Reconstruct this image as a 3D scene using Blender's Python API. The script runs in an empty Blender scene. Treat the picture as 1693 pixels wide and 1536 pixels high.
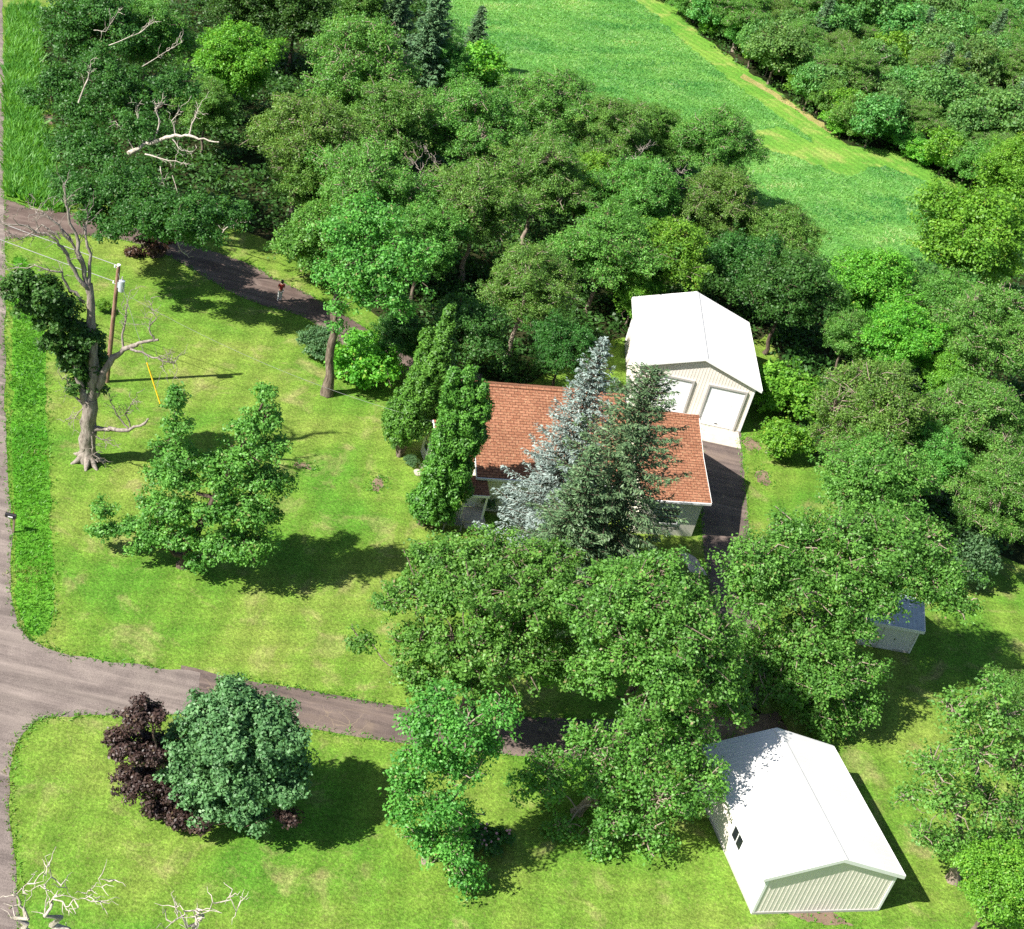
import bpy, bmesh, math, random
import numpy as np
from mathutils import Vector, Matrix, noise as mnoise

# ------------------------------------------------------------------ camera, sky, sun, exposure
SC = bpy.context.scene
COL = SC.collection
F_PX, PITCH, ROLL, CAM_H, CX, CY, PW, PH = 2499.57, 0.588289, 0.221475, 54.946, 646.74, 768.0, 1693.0, 1536.0
_cp, _sp, _cr, _sr = math.cos(PITCH), math.sin(PITCH), math.cos(ROLL), math.sin(ROLL)
FWD = np.array([0, _cp, -_sp])
_R, _U = np.array([1., 0, 0]), np.array([0, _sp, _cp])
RGT, UPV = _cr * _R + _sr * _U, -_sr * _R + _cr * _U
cam_d = bpy.data.cameras.new('camera')
cam = bpy.data.objects.new('camera', cam_d)
COL.objects.link(cam)
m = Matrix((RGT, UPV, -FWD)).transposed().to_4x4()
m.translation = (0, 0, CAM_H)
cam.matrix_world = m
cam_d.sensor_width = 36
cam_d.lens = F_PX / PW * 36
cam_d.shift_x = (PW / 2 - CX) / PW
cam_d.shift_y = 0
cam_d.clip_end = 3000
cam_d.clip_start = 0.5
SC.camera = cam

SUN_AZ, SUN_EL = math.radians(29.5), math.radians(43.2)      # direction the shadows run, and the sun's height
sdir = Vector((math.cos(SUN_AZ) * math.cos(SUN_EL), math.sin(SUN_AZ) * math.cos(SUN_EL), -math.sin(SUN_EL)))
sun_d = bpy.data.lights.new('sun', 'SUN')
sun = bpy.data.objects.new('sun', sun_d)
COL.objects.link(sun)
sun_d.energy = 5.0
sun_d.angle = math.radians(0.53)
sun_d.color = (1, 0.955, 0.88)
sun.rotation_euler = sdir.to_track_quat('-Z', 'Y').to_euler()
sun.location = (-60, 0, 90)

W = bpy.data.worlds.new('World')
SC.world = W
W.use_nodes = True
wn = W.node_tree.nodes
wn.clear()
sky = wn.new('ShaderNodeTexSky')
sky.sky_type = 'NISHITA'
sky.sun_disc = False
sky.sun_elevation = SUN_EL
tos = -sdir
sky.sun_rotation = math.atan2(tos.x, tos.y)
bg = wn.new('ShaderNodeBackground')
bg.inputs[1].default_value = 0.06
wo = wn.new('ShaderNodeOutputWorld')
W.node_tree.links.new(sky.outputs[0], bg.inputs[0])
W.node_tree.links.new(bg.outputs[0], wo.inputs[0])
vs = SC.view_settings
vs.view_transform = 'Standard'
vs.look = 'None'
vs.exposure = 1.1
vs.gamma = 1
SC.cycles.max_bounces = 5
SC.cycles.diffuse_bounces = 3
SC.cycles.transmission_bounces = 3
SC.cycles.use_denoising = False

# ------------------------------------------------------------------ helpers
def ray(px, py):
    return FWD + RGT * ((px - CX) / F_PX) + UPV * ((CY - py) / F_PX)
def at(px, py, z=0.0):                       # the world point at height z seen at a pixel of the photograph
    d = ray(px, py)
    t = (z - CAM_H) / d[2]
    return np.array([d[0] * t, d[1] * t, z])
def aty(px, py, y):                          # the world point at distance y seen at a pixel
    d = ray(px, py)
    t = y / d[1]
    return np.array([d[0] * t, y, CAM_H + d[2] * t])
def ppm(p):                                  # photograph pixels per metre at a world point
    return F_PX / float((np.asarray(p) - np.array([0, 0, CAM_H])) @ FWD)

def tag(o, label, cat, group=None, kind=None):
    if label: o['label'] = label
    if cat: o['category'] = cat
    if group: o['group'] = group
    if kind: o['kind'] = kind
    return o
def empty(name, loc, rz=0.0):
    o = bpy.data.objects.new(name, None)
    COL.objects.link(o)
    o.location = tuple(float(c) for c in loc)
    o.rotation_euler = (0, 0, rz)
    o.empty_display_size = 0.3
    return o
def link(name, me, mat, parent=None):
    o = bpy.data.objects.new(name, me)
    COL.objects.link(o)
    if mat and not me.materials: me.materials.append(mat)
    if parent: o.parent = parent
    return o
def copy_tree(o, parent=None):
    c = o.copy()
    COL.objects.link(c)
    if parent: c.parent = parent
    for ch in [k for k in bpy.data.objects if k.parent == o]: copy_tree(ch, c)
    return c
def np_mesh(name, V, F, col=None, smooth=False):      # all faces of one size
    me = bpy.data.meshes.new(name)
    V = np.ascontiguousarray(V, dtype=np.float32)
    F = np.ascontiguousarray(F, dtype=np.int32)
    n, k = F.shape
    me.vertices.add(len(V))
    me.vertices.foreach_set('co', V.ravel())
    me.loops.add(n * k)
    me.loops.foreach_set('vertex_index', F.ravel())
    me.polygons.add(n)
    me.polygons.foreach_set('loop_start', np.arange(0, n * k, k, dtype=np.int32))
    if smooth: me.polygons.foreach_set('use_smooth', np.ones(n, dtype=bool))
    if col is not None:
        a = me.attributes.new('tint', 'FLOAT', 'FACE')
        a.data.foreach_set('value', np.ascontiguousarray(col, dtype=np.float32))
    me.update(calc_edges=True)
    return me

class MB:                                     # collects boxes, prisms and tubes into one mesh
    def __init__(s): s.bm = bmesh.new()
    def poly(s, pts):
        return s.bm.faces.new([s.bm.verts.new(tuple(map(float, p))) for p in pts])
    def hexa(s, b, t):                        # bottom 4 points, top 4 points
        vb = [s.bm.verts.new(tuple(map(float, p))) for p in b]
        vt = [s.bm.verts.new(tuple(map(float, p))) for p in t]
        n = len(vb)
        s.bm.faces.new(vb[::-1]); s.bm.faces.new(vt)
        for i in range(n): s.bm.faces.new((vb[i], vb[(i + 1) % n], vt[(i + 1) % n], vt[i]))
    def box(s, x0, x1, y0, y1, z0, z1):
        s.hexa([(x0, y0, z0), (x1, y0, z0), (x1, y1, z0), (x0, y1, z0)], [(x0, y0, z1), (x1, y0, z1), (x1, y1, z1), (x0, y1, z1)])
    def tube(s, p, q, r, n=8, r2=None):
        p, q = Vector(tuple(map(float, p))), Vector(tuple(map(float, q)))
        r2 = r if r2 is None else r2
        d = (q - p).normalized()
        a = d.orthogonal().normalized(); b = d.cross(a)
        ring = lambda c, rr: [c + (a * math.cos(2 * math.pi * i / n) + b * math.sin(2 * math.pi * i / n)) * rr for i in range(n)]
        s.hexa(ring(p, r), ring(q, r2))
    def build(s, name, mat, parent=None, bevel=0.0):
        if bevel: bmesh.ops.bevel(s.bm, geom=s.bm.edges[:], offset=bevel, segments=1, affect='EDGES')
        bmesh.ops.recalc_face_normals(s.bm, faces=s.bm.faces[:])
        me = bpy.data.meshes.new(name)
        s.bm.to_mesh(me); s.bm.free()
        return link(name, me, mat, parent)

def tubes_mesh(name, tubes, sides=6):         # tapered polylines: [(points k x 3, radii k)]
    V, F, o = [], [], 0
    ang = np.arange(sides) * 2 * math.pi / sides
    for P, r in tubes:
        P = np.asarray(P, float); r = np.asarray(r, float)
        k = len(P)
        T = np.gradient(P, axis=0)
        T /= np.linalg.norm(T, axis=1)[:, None] + 1e-9
        ref = np.array([0.31, 0.95, 0.05]) if abs(T[:, 2]).mean() > .5 else np.array([0.05, 0.1, 1.])
        A = np.cross(T, ref); A /= np.linalg.norm(A, axis=1)[:, None] + 1e-9
        B = np.cross(T, A)
        ring = P[:, None, :] + r[:, None, None] * (np.cos(ang)[None, :, None] * A[:, None, :] + np.sin(ang)[None, :, None] * B[:, None, :])
        V.append(ring.reshape(-1, 3))
        i = np.arange(k - 1)[:, None] * sides + np.arange(sides)[None]
        j = np.arange(k - 1)[:, None] * sides + (np.arange(sides)[None] + 1) % sides
        F.append((np.stack([i, j, j + sides, i + sides], -1).reshape(-1, 4)) + o)
        o += k * sides
    return np_mesh(name, np.concatenate(V), np.concatenate(F), smooth=True)
def bend(p, q, rng, n=5, amp=.12):            # a wandering line from p to q
    p, q = np.asarray(p, float), np.asarray(q, float)
    t = np.linspace(0, 1, n)[:, None]
    L = np.linalg.norm(q - p)
    off = rng.normal(size=(n, 3)) * amp * L * .5
    off[0] = 0; off[-1] = 0
    sag = np.array([0, 0, 1.]) * (np.sin(t * math.pi) * L * amp * .4)
    return p + (q - p) * t + off + sag

# ------------------------------------------------------------------ materials
class NT:
    def __init__(s, name, rough=.8, spec=.3):
        s.m = bpy.data.materials.new(name)
        s.m.use_nodes = True
        s.t = s.m.node_tree
        s.b = s.t.nodes['Principled BSDF']
        s.b.inputs['Roughness'].default_value = rough
        s.b.inputs['Specular IOR Level'].default_value = spec
        s._pos = None
    def n(s, typ, ins=None, **pr):
        x = s.t.nodes.new('ShaderNode' + typ)
        for k, v in pr.items(): setattr(x, k, v)
        for k, v in (ins or {}).items():
            if hasattr(v, 'is_linked'): s.t.links.new(v, x.inputs[k])
            else: x.inputs[k].default_value = v
        return x
    def pos(s, obj=False):
        if s._pos is None:
            s._pos = s.n('TexCoord').outputs['Object'] if obj else s.n('NewGeometry').outputs['Position']
        return s._pos
    def noise(s, scale, detail=4, rough=.55, dist=0., stretch=None, rot=0):
        v = s.pos()
        if stretch: v = s.n('Mapping', {'Vector': v, 'Scale': stretch, 'Rotation': (0, 0, rot)}).outputs[0]
        return s.n('TexNoise', {'Vector': v, 'Scale': scale, 'Detail': detail, 'Roughness': rough, 'Distortion': dist}).outputs['Fac']
    def ramp(s, fac, stops):
        r = s.n('ValToRGB', {'Fac': fac})
        e = r.color_ramp.elements
        while len(e) < len(stops): e.new(.5)
        for el, (p, c) in zip(e, stops):
            el.position = p; el.color = (*c, 1) if len(c) == 3 else c
        return r.outputs[0]
    def val(s, fac, a, b, c, d):
        return s.n('MapRange', {'Value': fac, 'From Min': a, 'From Max': b, 'To Min': c, 'To Max': d}).outputs[0]
    def mix(s, fac, a, b, mode='MIX'):
        x = s.n('Mix', data_type='RGBA', blend_type=mode)
        for i, v in ((0, fac), (6, a), (7, b)):
            if hasattr(v, 'is_linked'): s.t.links.new(v, x.inputs[i])
            else: x.inputs[i].default_value = (*v, 1) if isinstance(v, tuple) and len(v) == 3 else v
        return x.outputs[2]
    def math(s, op, a, b=0.):
        return s.n('Math', {0: a, 1: b}, operation=op).outputs[0]
    def bright(s, col, fac):                  # colour times a value
        return s.n('VectorMath', {0: col, 'Scale': fac}, operation='SCALE').outputs[0]
    def base(s, col):
        if hasattr(col, 'is_linked'): s.t.links.new(col, s.b.inputs['Base Color'])
        else: s.b.inputs['Base Color'].default_value = (*col, 1)
        return s
    def bump(s, h, strength=.5, dist=.05):
        b = s.n('Bump', {'Height': h, 'Strength': strength, 'Distance': dist})
        s.t.links.new(b.outputs[0], s.b.inputs['Normal'])
        return s

def plain(name, col, rough=.6, spec=.3, var=.12, scale=3., metal=0.):
    t = NT(name, rough, spec)
    f = t.val(t.noise(scale, 5), .3, .7, 1 - var, 1 + var)
    t.base(t.bright((*col,), f))
    t.b.inputs['Metallic'].default_value = metal
    return t.m

def leafmat(name, dark, light, dry=None, trans=.42, huevar=.12):
    t = NT(name, .48, .4)
    a = t.n('Attribute', attribute_name='tint').outputs['Fac']
    st = [(0., dark), (1., light)] if dry is None else [(0., dark), (.9, light), (1., dry)]
    c = t.ramp(a, st)
    oi = t.n('ObjectInfo').outputs['Random']
    hs = t.n('HueSaturation', {'Color': c, 'Hue': t.val(oi, 0, 1, .5 - huevar * .12, .5 + huevar * .12), 'Value': t.val(oi, 0, 1, 1 - huevar, 1 + huevar), 'Saturation': 1.0}).outputs[0]
    t.base(hs)
    tr = t.n('BsdfTranslucent', {'Color': t.mix(1.0, hs, (1.25, 1.15, .45), 'MULTIPLY')})
    mx = t.n('MixShader', {0: trans, 1: t.b.outputs[0], 2: tr.outputs[0]})
    out = t.t.nodes['Material Output']
    t.t.links.new(mx.outputs[0], out.inputs['Surface'])
    return t.m

MT = {}
MT['oak'] = leafmat('oak_leaf', (.055, .18, .03), (.19, .44, .075), (.3, .26, .12))
MT['walnut'] = leafmat('walnut_leaf', (.06, .175, .03), (.205, .42, .075), (.3, .29, .11))
MT['maple'] = leafmat('maple_leaf', (.06, .22, .02), (.23, .5, .05), (.32, .4, .06))
MT['dark'] = leafmat('dark_leaf', (.026, .095, .018), (.085, .23, .04), (.14, .19, .06))
MT['far'] = leafmat('far_leaf', (.06, .185, .045), (.2, .42, .1), (.24, .22, .1), huevar=.16)
MT['grey'] = leafmat('grey_green_leaf', (.06, .15, .06), (.16, .31, .13), (.22, .24, .12))
MT['round'] = leafmat('round_tree_leaf', (.055, .17, .058), (.16, .36, .13), None, trans=.3)
MT['purple'] = leafmat('purple_leaf', (.02, .011, .011), (.072, .04, .034), (.14, .1, .06), trans=.15)
MT['brown'] = leafmat('withered_leaf', (.03, .015, .01), (.1, .05, .03), None, trans=.15)
MT['thuja'] = leafmat('arborvitae_leaf', (.036, .14, .018), (.14, .37, .045), None, trans=.3)
MT['blue'] = leafmat('blue_spruce_needle', (.13, .19, .17), (.37, .45, .42), None, trans=.1)
MT['spruce'] = leafmat('spruce_needle', (.045, .11, .05), (.17, .29, .13), (.26, .28, .16), trans=.15)
MT['weed'] = leafmat('weed_leaf', (.08, .25, .035), (.21, .44, .08), None)
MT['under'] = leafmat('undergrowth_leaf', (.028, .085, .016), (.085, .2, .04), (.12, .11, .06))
MT['crop'] = leafmat('crop_blade', (.065, .24, .05), (.27, .5, .13), (.4, .5, .2), trans=.45)
MT['fringe'] = leafmat('grass_blade', (.06, .21, .016), (.16, .37, .04), (.28, .3, .1), trans=.4)
MT['peony'] = leafmat('peony_petal', (.6, .3, .36), (.8, .62, .66), None, trans=.1)

def bark(name, c1, c2, c3):
    t = NT(name, .9, .15)
    f = t.noise(7, 6, .65, stretch=(1, 1, .25))
    t.base(t.ramp(f, [(.3, c1), (.5, c2), (.72, c3)]))
    t.bump(f, .8, .06)
    return t.m
MT['bark'] = bark('bark', (.05, .038, .028), (.14, .11, .085), (.27, .22, .17))
MT['darkbark'] = bark('dark_bark', (.03, .022, .018), (.09, .065, .05), (.17, .13, .1))
MT['palebark'] = bark('pale_bark', (.13, .1, .078), (.26, .21, .165), (.38, .32, .26))
MT['dead'] = bark('dead_wood', (.12, .098, .082), (.25, .215, .185), (.4, .355, .31))

def grass(name, c0, c1, c2, straw, straw_at=.62, stripes=None, speck=.42, bump=.7):
    t = NT(name, .9, .1)
    n1 = t.noise(.11, 6, .6, .3)
    c = t.ramp(n1, [(.36, c0), (.5, c1), (.64, c2)])
    n2 = t.noise(.33, 7, .65, .6)
    c = t.mix(t.val(n2, straw_at - .06, straw_at + .09, 0, .75), c, straw)
    if stripes:
        for k, (rot, sc, amt) in enumerate(stripes):
            mp = t.n('Mapping', {'Vector': t.pos(), 'Rotation': (0, 0, rot)}).outputs[0]
            wv = t.n('TexWave', {'Vector': mp, 'Scale': sc, 'Distortion': 2.2, 'Detail': 3, 'Detail Scale': .5}, bands_direction='X').outputs['Fac']
            c = t.bright(c, t.val(wv, 0, 1, 1 - amt, 1 + amt))
    n3 = t.noise(2.2, 4, .7)
    c = t.bright(c, t.val(n3, .3, .7, .82, 1.18))
    n6 = t.noise(4.6, 2, .7)
    c = t.bright(c, t.val(n6, .36, .64, .76, 1.24))
    n4 = t.noise(9., 3, .8)
    c = t.bright(c, t.val(n4, .32, .68, 1 - speck, 1 + speck))
    n5 = t.noise(7., 2, .6)
    c = t.mix(t.val(n5, .56, .68, 0, .3), c, straw)
    t.base(c)
    t.bump(n4, bump, .09)
    return t.m
MT['lawn'] = grass('lawn', (.08, .2, .02), (.125, .225, .028), (.175, .245, .042), (.27, .25, .1), .6,
                   stripes=[(.1, .16, .1), (1.2, .22, .06)])
MT['verge'] = grass('verge', (.05, .2, .012), (.08, .25, .018), (.12, .28, .03), (.2, .26, .07), .74, speck=.5)
MT['field'] = grass('field_grass', (.07, .22, .045), (.1, .27, .05), (.15, .32, .065), (.26, .38, .14), .6, stripes=[(-.5, .35, .1), (-.75, .12, .08)], speck=.45)
MT['margin'] = grass('margin_grass', (.085, .24, .03), (.12, .28, .035), (.17, .31, .045), (.3, .34, .09), .56, stripes=[(-.6, .3, .1)], speck=.35)
MT['track'] = grass('worn_track', (.26, .25, .08), (.33, .29, .11), (.4, .33, .15), (.42, .36, .18), .6)
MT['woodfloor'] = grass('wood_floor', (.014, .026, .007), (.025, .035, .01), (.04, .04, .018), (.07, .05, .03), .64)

ra_, rb_ = at(8, 420), at(15, 860)
RD = -math.atan2(rb_[1] - ra_[1], rb_[0] - ra_[0])
def gravelmat(name, c0, c1, c2, crack=None, streak=None):
    t = NT(name, .9, .2)
    c = t.ramp(t.noise(.5, 6, .65, .5), [(.35, c0), (.52, c1), (.68, c2)])
    n4 = t.noise(16., 3, .8)
    c = t.bright(c, t.val(n4, .3, .7, .62, 1.38))
    if streak is not None:
        s1 = t.noise(1., 5, .6, .4, stretch=(.06, .9, 1), rot=streak)
        c = t.mix(t.val(s1, .48, .66, 0, .7), c, tuple(k * 1.4 for k in c2))
        s2 = t.noise(1.3, 5, .65, .4, stretch=(.08, 1.3, 1), rot=streak + .1)
        c = t.bright(c, t.val(s2, .32, .6, .72, 1.08))
    if crack:
        v = t.n('VectorMath', {0: t.pos(), 1: t.n('VectorMath', {0: t.n('TexNoise', {'Vector': t.pos(), 'Scale': 1.2, 'Detail': 4}).outputs['Color'], 'Scale': .7}, operation='SCALE').outputs[0]}, operation='ADD').outputs[0]
        e = t.n('TexVoronoi', {'Vector': v, 'Scale': 1.15}, feature='DISTANCE_TO_EDGE').outputs['Distance']
        msk = t.math('MULTIPLY', t.val(e, .004, .028, 1, 0), t.val(t.noise(.3, 4), .47, .6, 0, .8))
        c = t.mix(msk, c, crack)
        st = t.val(t.noise(.22, 5, .7), .56, .7, 0, .5)
        c = t.mix(st, c, crack)
    t.base(c)
    t.bump(n4, .5, .04)
    return t.m
MT['gravel'] = gravelmat('gravel', (.145, .118, .107), (.19, .156, .14), (.225, .187, .165), streak=RD)
MT['asphalt'] = gravelmat('old_asphalt', (.1, .076, .069), (.13, .1, .09), (.165, .125, .105), (.26, .2, .14), streak=-.2)
MT['asphalt2'] = gravelmat('driveway_asphalt', (.1, .07, .06), (.135, .098, .084), (.165, .125, .107), streak=.5)
MT['dirt'] = gravelmat('bare_dirt', (.14, .095, .068), (.2, .142, .1), (.27, .2, .135))
MT['concrete'] = plain('concrete', (.5, .45, .38), .85, .2, .12, 2.)
MT['whitemetal'] = plain('white_painted_metal', (.7, .685, .665), .5, .3, .05, .6)
MT['beigemetal'] = plain('beige_painted_metal', (.74, .685, .62), .5, .35, .05, 1.)
MT['trim'] = plain('white_trim', (.78, .78, .77), .5, .35, .03)
MT['greytrim'] = plain('grey_trim', (.42, .4, .38), .5, .35, .05)
MT['door'] = plain('white_door_panel', (.8, .81, .83), .45, .35, .03)
MT['shedroof'] = plain('blue_grey_roof', (.36, .42, .5), .5, .4, .1, 2.)
MT['bleached'] = bark('bleached_wood', (.26, .22, .18), (.45, .4, .34), (.6, .55, .48))
MT['pole'] = bark('pole_wood', (.13, .075, .05), (.24, .145, .1), (.33, .24, .18))
MT['steel'] = plain('galvanised_steel', (.5, .55, .6), .4, .5, .1, 3., .3)
MT['wire'] = plain('wire', (.3, .3, .29), .5, .4)
MT['yellow'] = plain('yellow_plastic', (.75, .5, .02), .5, .4)
MT['black'] = plain('black_paint', (.012, .012, .014), .35, .5)
MT['white'] = plain('white_paint', (.8, .8, .8), .5, .4)
MT['wood'] = plain('weathered_wood', (.22, .16, .12), .8, .2, .3, 4.)
MT['rail'] = plain('grey_rail', (.25, .25, .25), .7, .3)
MT['skin'] = plain('skin', (.5, .3, .21), .55, .35, .05)
MT['shirt'] = plain('red_shirt', (.28, .035, .03), .8, .2, .15, 9.)
MT['trousers'] = plain('pale_trousers', (.58, .58, .55), .8, .2, .1, 9.)
MT['hair'] = plain('dark_hair', (.02, .015, .012), .6, .3)
MT['stone'] = plain('stone', (.4, .36, .3), .85, .2, .3, 4.)
g = NT('dark_window_glass', .08, .6); g.base((.015, .018, .022)); MT['glass'] = g.m
def siding():
    t = NT('cream_siding', .6, .3)
    z = t.n('SeparateXYZ', {0: t.pos(True)}).outputs[2]
    saw = t.math('FRACT', t.math('MULTIPLY', z, 7.5))
    c = t.mix(t.val(saw, .0, .12, 1, 0), (.74, .71, .6), (.42, .4, .33))
    t.base(c)
    t.bump(saw, .5, .02)
    return t.m
MT['siding'] = siding()
def shingles():
    t = NT('brown_shingles', .9, .15)
    br = t.n('TexBrick', {'Vector': t.pos(True), 'Color1': (.34, .155, .09, 1), 'Color2': (.25, .105, .058, 1), 'Mortar': (.1, .045, .028, 1), 'Scale': 1., 'Mortar Size': .022, 'Brick Width': .42, 'Row Height': .17, 'Bias': -.1}, offset=.5)
    c = br.outputs['Color']
    n = t.noise(9, 3, .7)
    c = t.mix(t.val(n, .56, .64, 0, .75), c, (.46, .28, .16))
    n2 = t.noise(5., 3, .7)
    c = t.mix(t.val(n2, .57, .66, 0, .6), c, (.2, .075, .045))
    t.base(t.bright(c, t.val(t.noise(.6, 4), .3, .7, .88, 1.12)))
    t.bump(br.outputs['Fac'], .3, .02)
    return t.m
MT['shingle'] = shingles()

# ------------------------------------------------------------------ ground sheets
def inpoly(P, poly):
    x, y = P[:, 0], P[:, 1]
    c = np.zeros(len(P), bool)
    n = len(poly)
    for i in range(n):
        (x0, y0), (x1, y1) = poly[i][:2], poly[i - 1][:2]
        k = ((y0 > y) != (y1 > y)) & (x < (x1 - x0) * (y - y0) / (y1 - y0 + 1e-12) + x0)
        c ^= k
    return c
def outline(px, jit=.12, step=.5, seed=1):
    P = [at(*p)[:2] for p in px]
    out = []
    for i in range(len(P)):
        a, b = P[i], P[(i + 1) % len(P)]
        n = max(1, min(400, int(np.linalg.norm(b - a) / step)))
        for k in range(n):
            q = a + (b - a) * k / n
            v = mnoise.noise(Vector((q[0] * .7, q[1] * .7, seed))) + .6 * mnoise.noise(Vector((q[0] * 2.1, q[1] * 2.1, seed + 9)))
            w = mnoise.noise(Vector((q[0] * .7, q[1] * .7, seed + 20))) + .6 * mnoise.noise(Vector((q[0] * 2.1, q[1] * 2.1, seed + 29)))
            out.append((q[0] + v * jit, q[1] + w * jit))
    return out
def sheet(name, poly, z, mat):
    bm = bmesh.new()
    f = bm.faces.new([bm.verts.new((x, y, z)) for x, y in poly])
    bmesh.ops.triangulate(bm, faces=[f])
    bmesh.ops.recalc_face_normals(bm, faces=bm.faces[:])
    me = bpy.data.meshes.new(name)
    bm.to_mesh(me); bm.free()
    for p in me.polygons:
        if p.normal.z < 0: p.flip()
    o = link(name, me, mat)
    o['kind'] = 'structure'
    return o
def smooth_px(pts, n=8):                      # Catmull-Rom through pixel points
    P = [np.array(p, float) for p in pts]
    P = [2 * P[0] - P[1]] + P + [2 * P[-1] - P[-2]]
    out = []
    for i in range(1, len(P) - 2):
        for k in range(n):
            t = k / n
            out.append(tuple(.5 * (2 * P[i] + (P[i + 1] - P[i - 1]) * t + (2 * P[i - 1] - 5 * P[i] + 4 * P[i + 1] - P[i + 2]) * t * t + (3 * P[i] - P[i - 1] - 3 * P[i + 1] + P[i + 2]) * t ** 3)))
    out.append(tuple(P[-2]))
    return out

sheet('ground', [(-900, -600), (900, -600), (900, 1500), (-900, 1500)], 0.0, MT['lawn'])
ROAD = [(-330, -60), (4, -60)] + smooth_px([(4, 0), (6, 150), (5, 300), (8, 420), (9, 700), (18, 860), (20, 990), (38, 1045), (95, 1078), (200, 1096), (330, 1112)]) + \
       smooth_px([(330, 1180), (230, 1182), (120, 1184), (60, 1195), (24, 1235), (15, 1300), (22, 1400), (34, 1536), (60, 1800)]) + [(-700, 1800), (-500, 1000)]
ROAD_P = outline(ROAD, .14, .5, 3)
sheet('road', ROAD_P, .012, MT['gravel'])
DRIVE = smooth_px([(300, 1100), (400, 1124), (520, 1143), (650, 1166), (760, 1178), (900, 1186), (1020, 1188), (1110, 1170), (1160, 1110), (1172, 1030), (1172, 960), (1160, 880), (1153, 700)]) + \
        smooth_px([(1224, 712), (1238, 870), (1246, 960), (1250, 1040), (1262, 1120), (1255, 1170), (1210, 1215), (1120, 1240), (1000, 1252), (900, 1252), (760, 1240), (640, 1226), (520, 1206), (400, 1192), (300, 1184)])
DRIVE_P = outline(DRIVE, .1, .5, 5)
sheet('driveway', DRIVE_P, .008, MT['asphalt'])
UPPER = [(-200, 295)] + smooth_px([(0, 326), (60, 346), (120, 352), (250, 385), (400, 432), (450, 458), (520, 492), (580, 528), (680, 585), (800, 620)]) + \
        smooth_px([(780, 650), (640, 608), (560, 566), (500, 524), (400, 492), (280, 424), (210, 398), (110, 388), (0, 396)]) + [(-200, 420)]
UPPER_P = outline(UPPER, .12, .5, 7)
sheet('upper_driveway', UPPER_P, .008, MT['asphalt2'])
VERGE = smooth_px([(24, 425), (50, 440), (72, 540), (78, 700), (84, 860), (88, 1010), (70, 1050), (46, 1042), (30, 1000), (26, 880), (20, 700), (20, 560), (24, 425)])
VERGE_P = outline(VERGE[:-1], .3, .4, 11)
sheet('verge', VERGE_P, .004, MT['verge'])
FIELD_A = [(700, -40), (1060, -40), (1140, 60), (1215, 130), (1290, 190), (1345, 232), (1400, 262), (1470, 275), (1530, 300), (1600, 345), (1640, 420), (1600, 520), (1400, 520), (1200, 420), (900, 250), (780, 130)]
FIELD_P = outline(FIELD_A, .3, 2., 13)
sheet('field', FIELD_P, .006, MT['field'])
MARGIN = [(1010, -40), (1075, -40), (1160, 60), (1230, 110), (1300, 160), (1400, 240), (1500, 250), (1620, 330), (1600, 345), (1530, 300), (1470, 275), (1400, 290), (1250, 240), (1180, 225), (1290, 212), (1360, 242), (1300, 200), (1210, 135), (1120, 60)]
MARGIN_P = outline(MARGIN, .9, .9, 17)
sheet('field_margin', MARGIN_P, .010, MT['margin'])
PATHP = smooth_px([(1225, 128), (1300, 172), (1350, 205), (1380, 226)]) + smooth_px([(1384, 224), (1354, 200), (1304, 166), (1228, 122)])
sheet('track', outline(PATHP, .5, .8, 19), .014, MT['track'])
MARG2 = smooth_px([(780, 60), (830, 120), (900, 140), (980, 165), (1060, 195)]) + smooth_px([(1050, 230), (960, 240), (860, 210), (780, 150)])
EDGE_P = outline(MARG2, 1.1, .9, 21)
sheet('field_edge', EDGE_P, .0105, MT['margin'])
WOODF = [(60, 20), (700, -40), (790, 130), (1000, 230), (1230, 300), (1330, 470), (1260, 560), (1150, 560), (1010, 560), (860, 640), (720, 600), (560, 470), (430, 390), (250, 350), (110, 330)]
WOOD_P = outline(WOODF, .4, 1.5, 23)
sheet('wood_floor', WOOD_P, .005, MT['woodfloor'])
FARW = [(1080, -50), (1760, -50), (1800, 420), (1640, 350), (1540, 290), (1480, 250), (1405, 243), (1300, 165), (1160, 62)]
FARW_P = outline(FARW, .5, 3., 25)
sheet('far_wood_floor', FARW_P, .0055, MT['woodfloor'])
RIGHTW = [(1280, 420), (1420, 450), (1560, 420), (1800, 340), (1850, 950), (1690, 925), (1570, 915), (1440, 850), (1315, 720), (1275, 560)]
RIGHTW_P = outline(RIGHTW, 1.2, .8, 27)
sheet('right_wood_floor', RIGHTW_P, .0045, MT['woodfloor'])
def blob(px, py, r, sx=1., seed=0):
    b = blob0(px, py, r, sx, seed)
    return [(x + .35 * r * min(1, sx) * mnoise.noise(Vector((x * 2.3, y * 2.3, seed))) + .1 * mnoise.noise(Vector((x * 5, y * 5, seed))), y + .35 * r * min(1, sx) * mnoise.noise(Vector((x * 2.3, y * 2.3, seed + 4))) + .1 * mnoise.noise(Vector((x * 5, y * 5, seed + 3)))) for x, y in b]
def blob0(px, py, r, sx=1., seed=0):
    c = at(px, py)[:2]
    return [(c[0] + math.cos(a) * r * sx * (1 + .35 * mnoise.noise(Vector((math.cos(a) * 1.3, math.sin(a) * 1.3, seed)))), c[1] + math.sin(a) * r * (1 + .35 * mnoise.noise(Vector((math.cos(a) * 1.3, math.sin(a) * 1.3, seed + 5))))) for a in np.linspace(0, 2 * math.pi, 160, endpoint=False)]
PATCH = []
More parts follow.
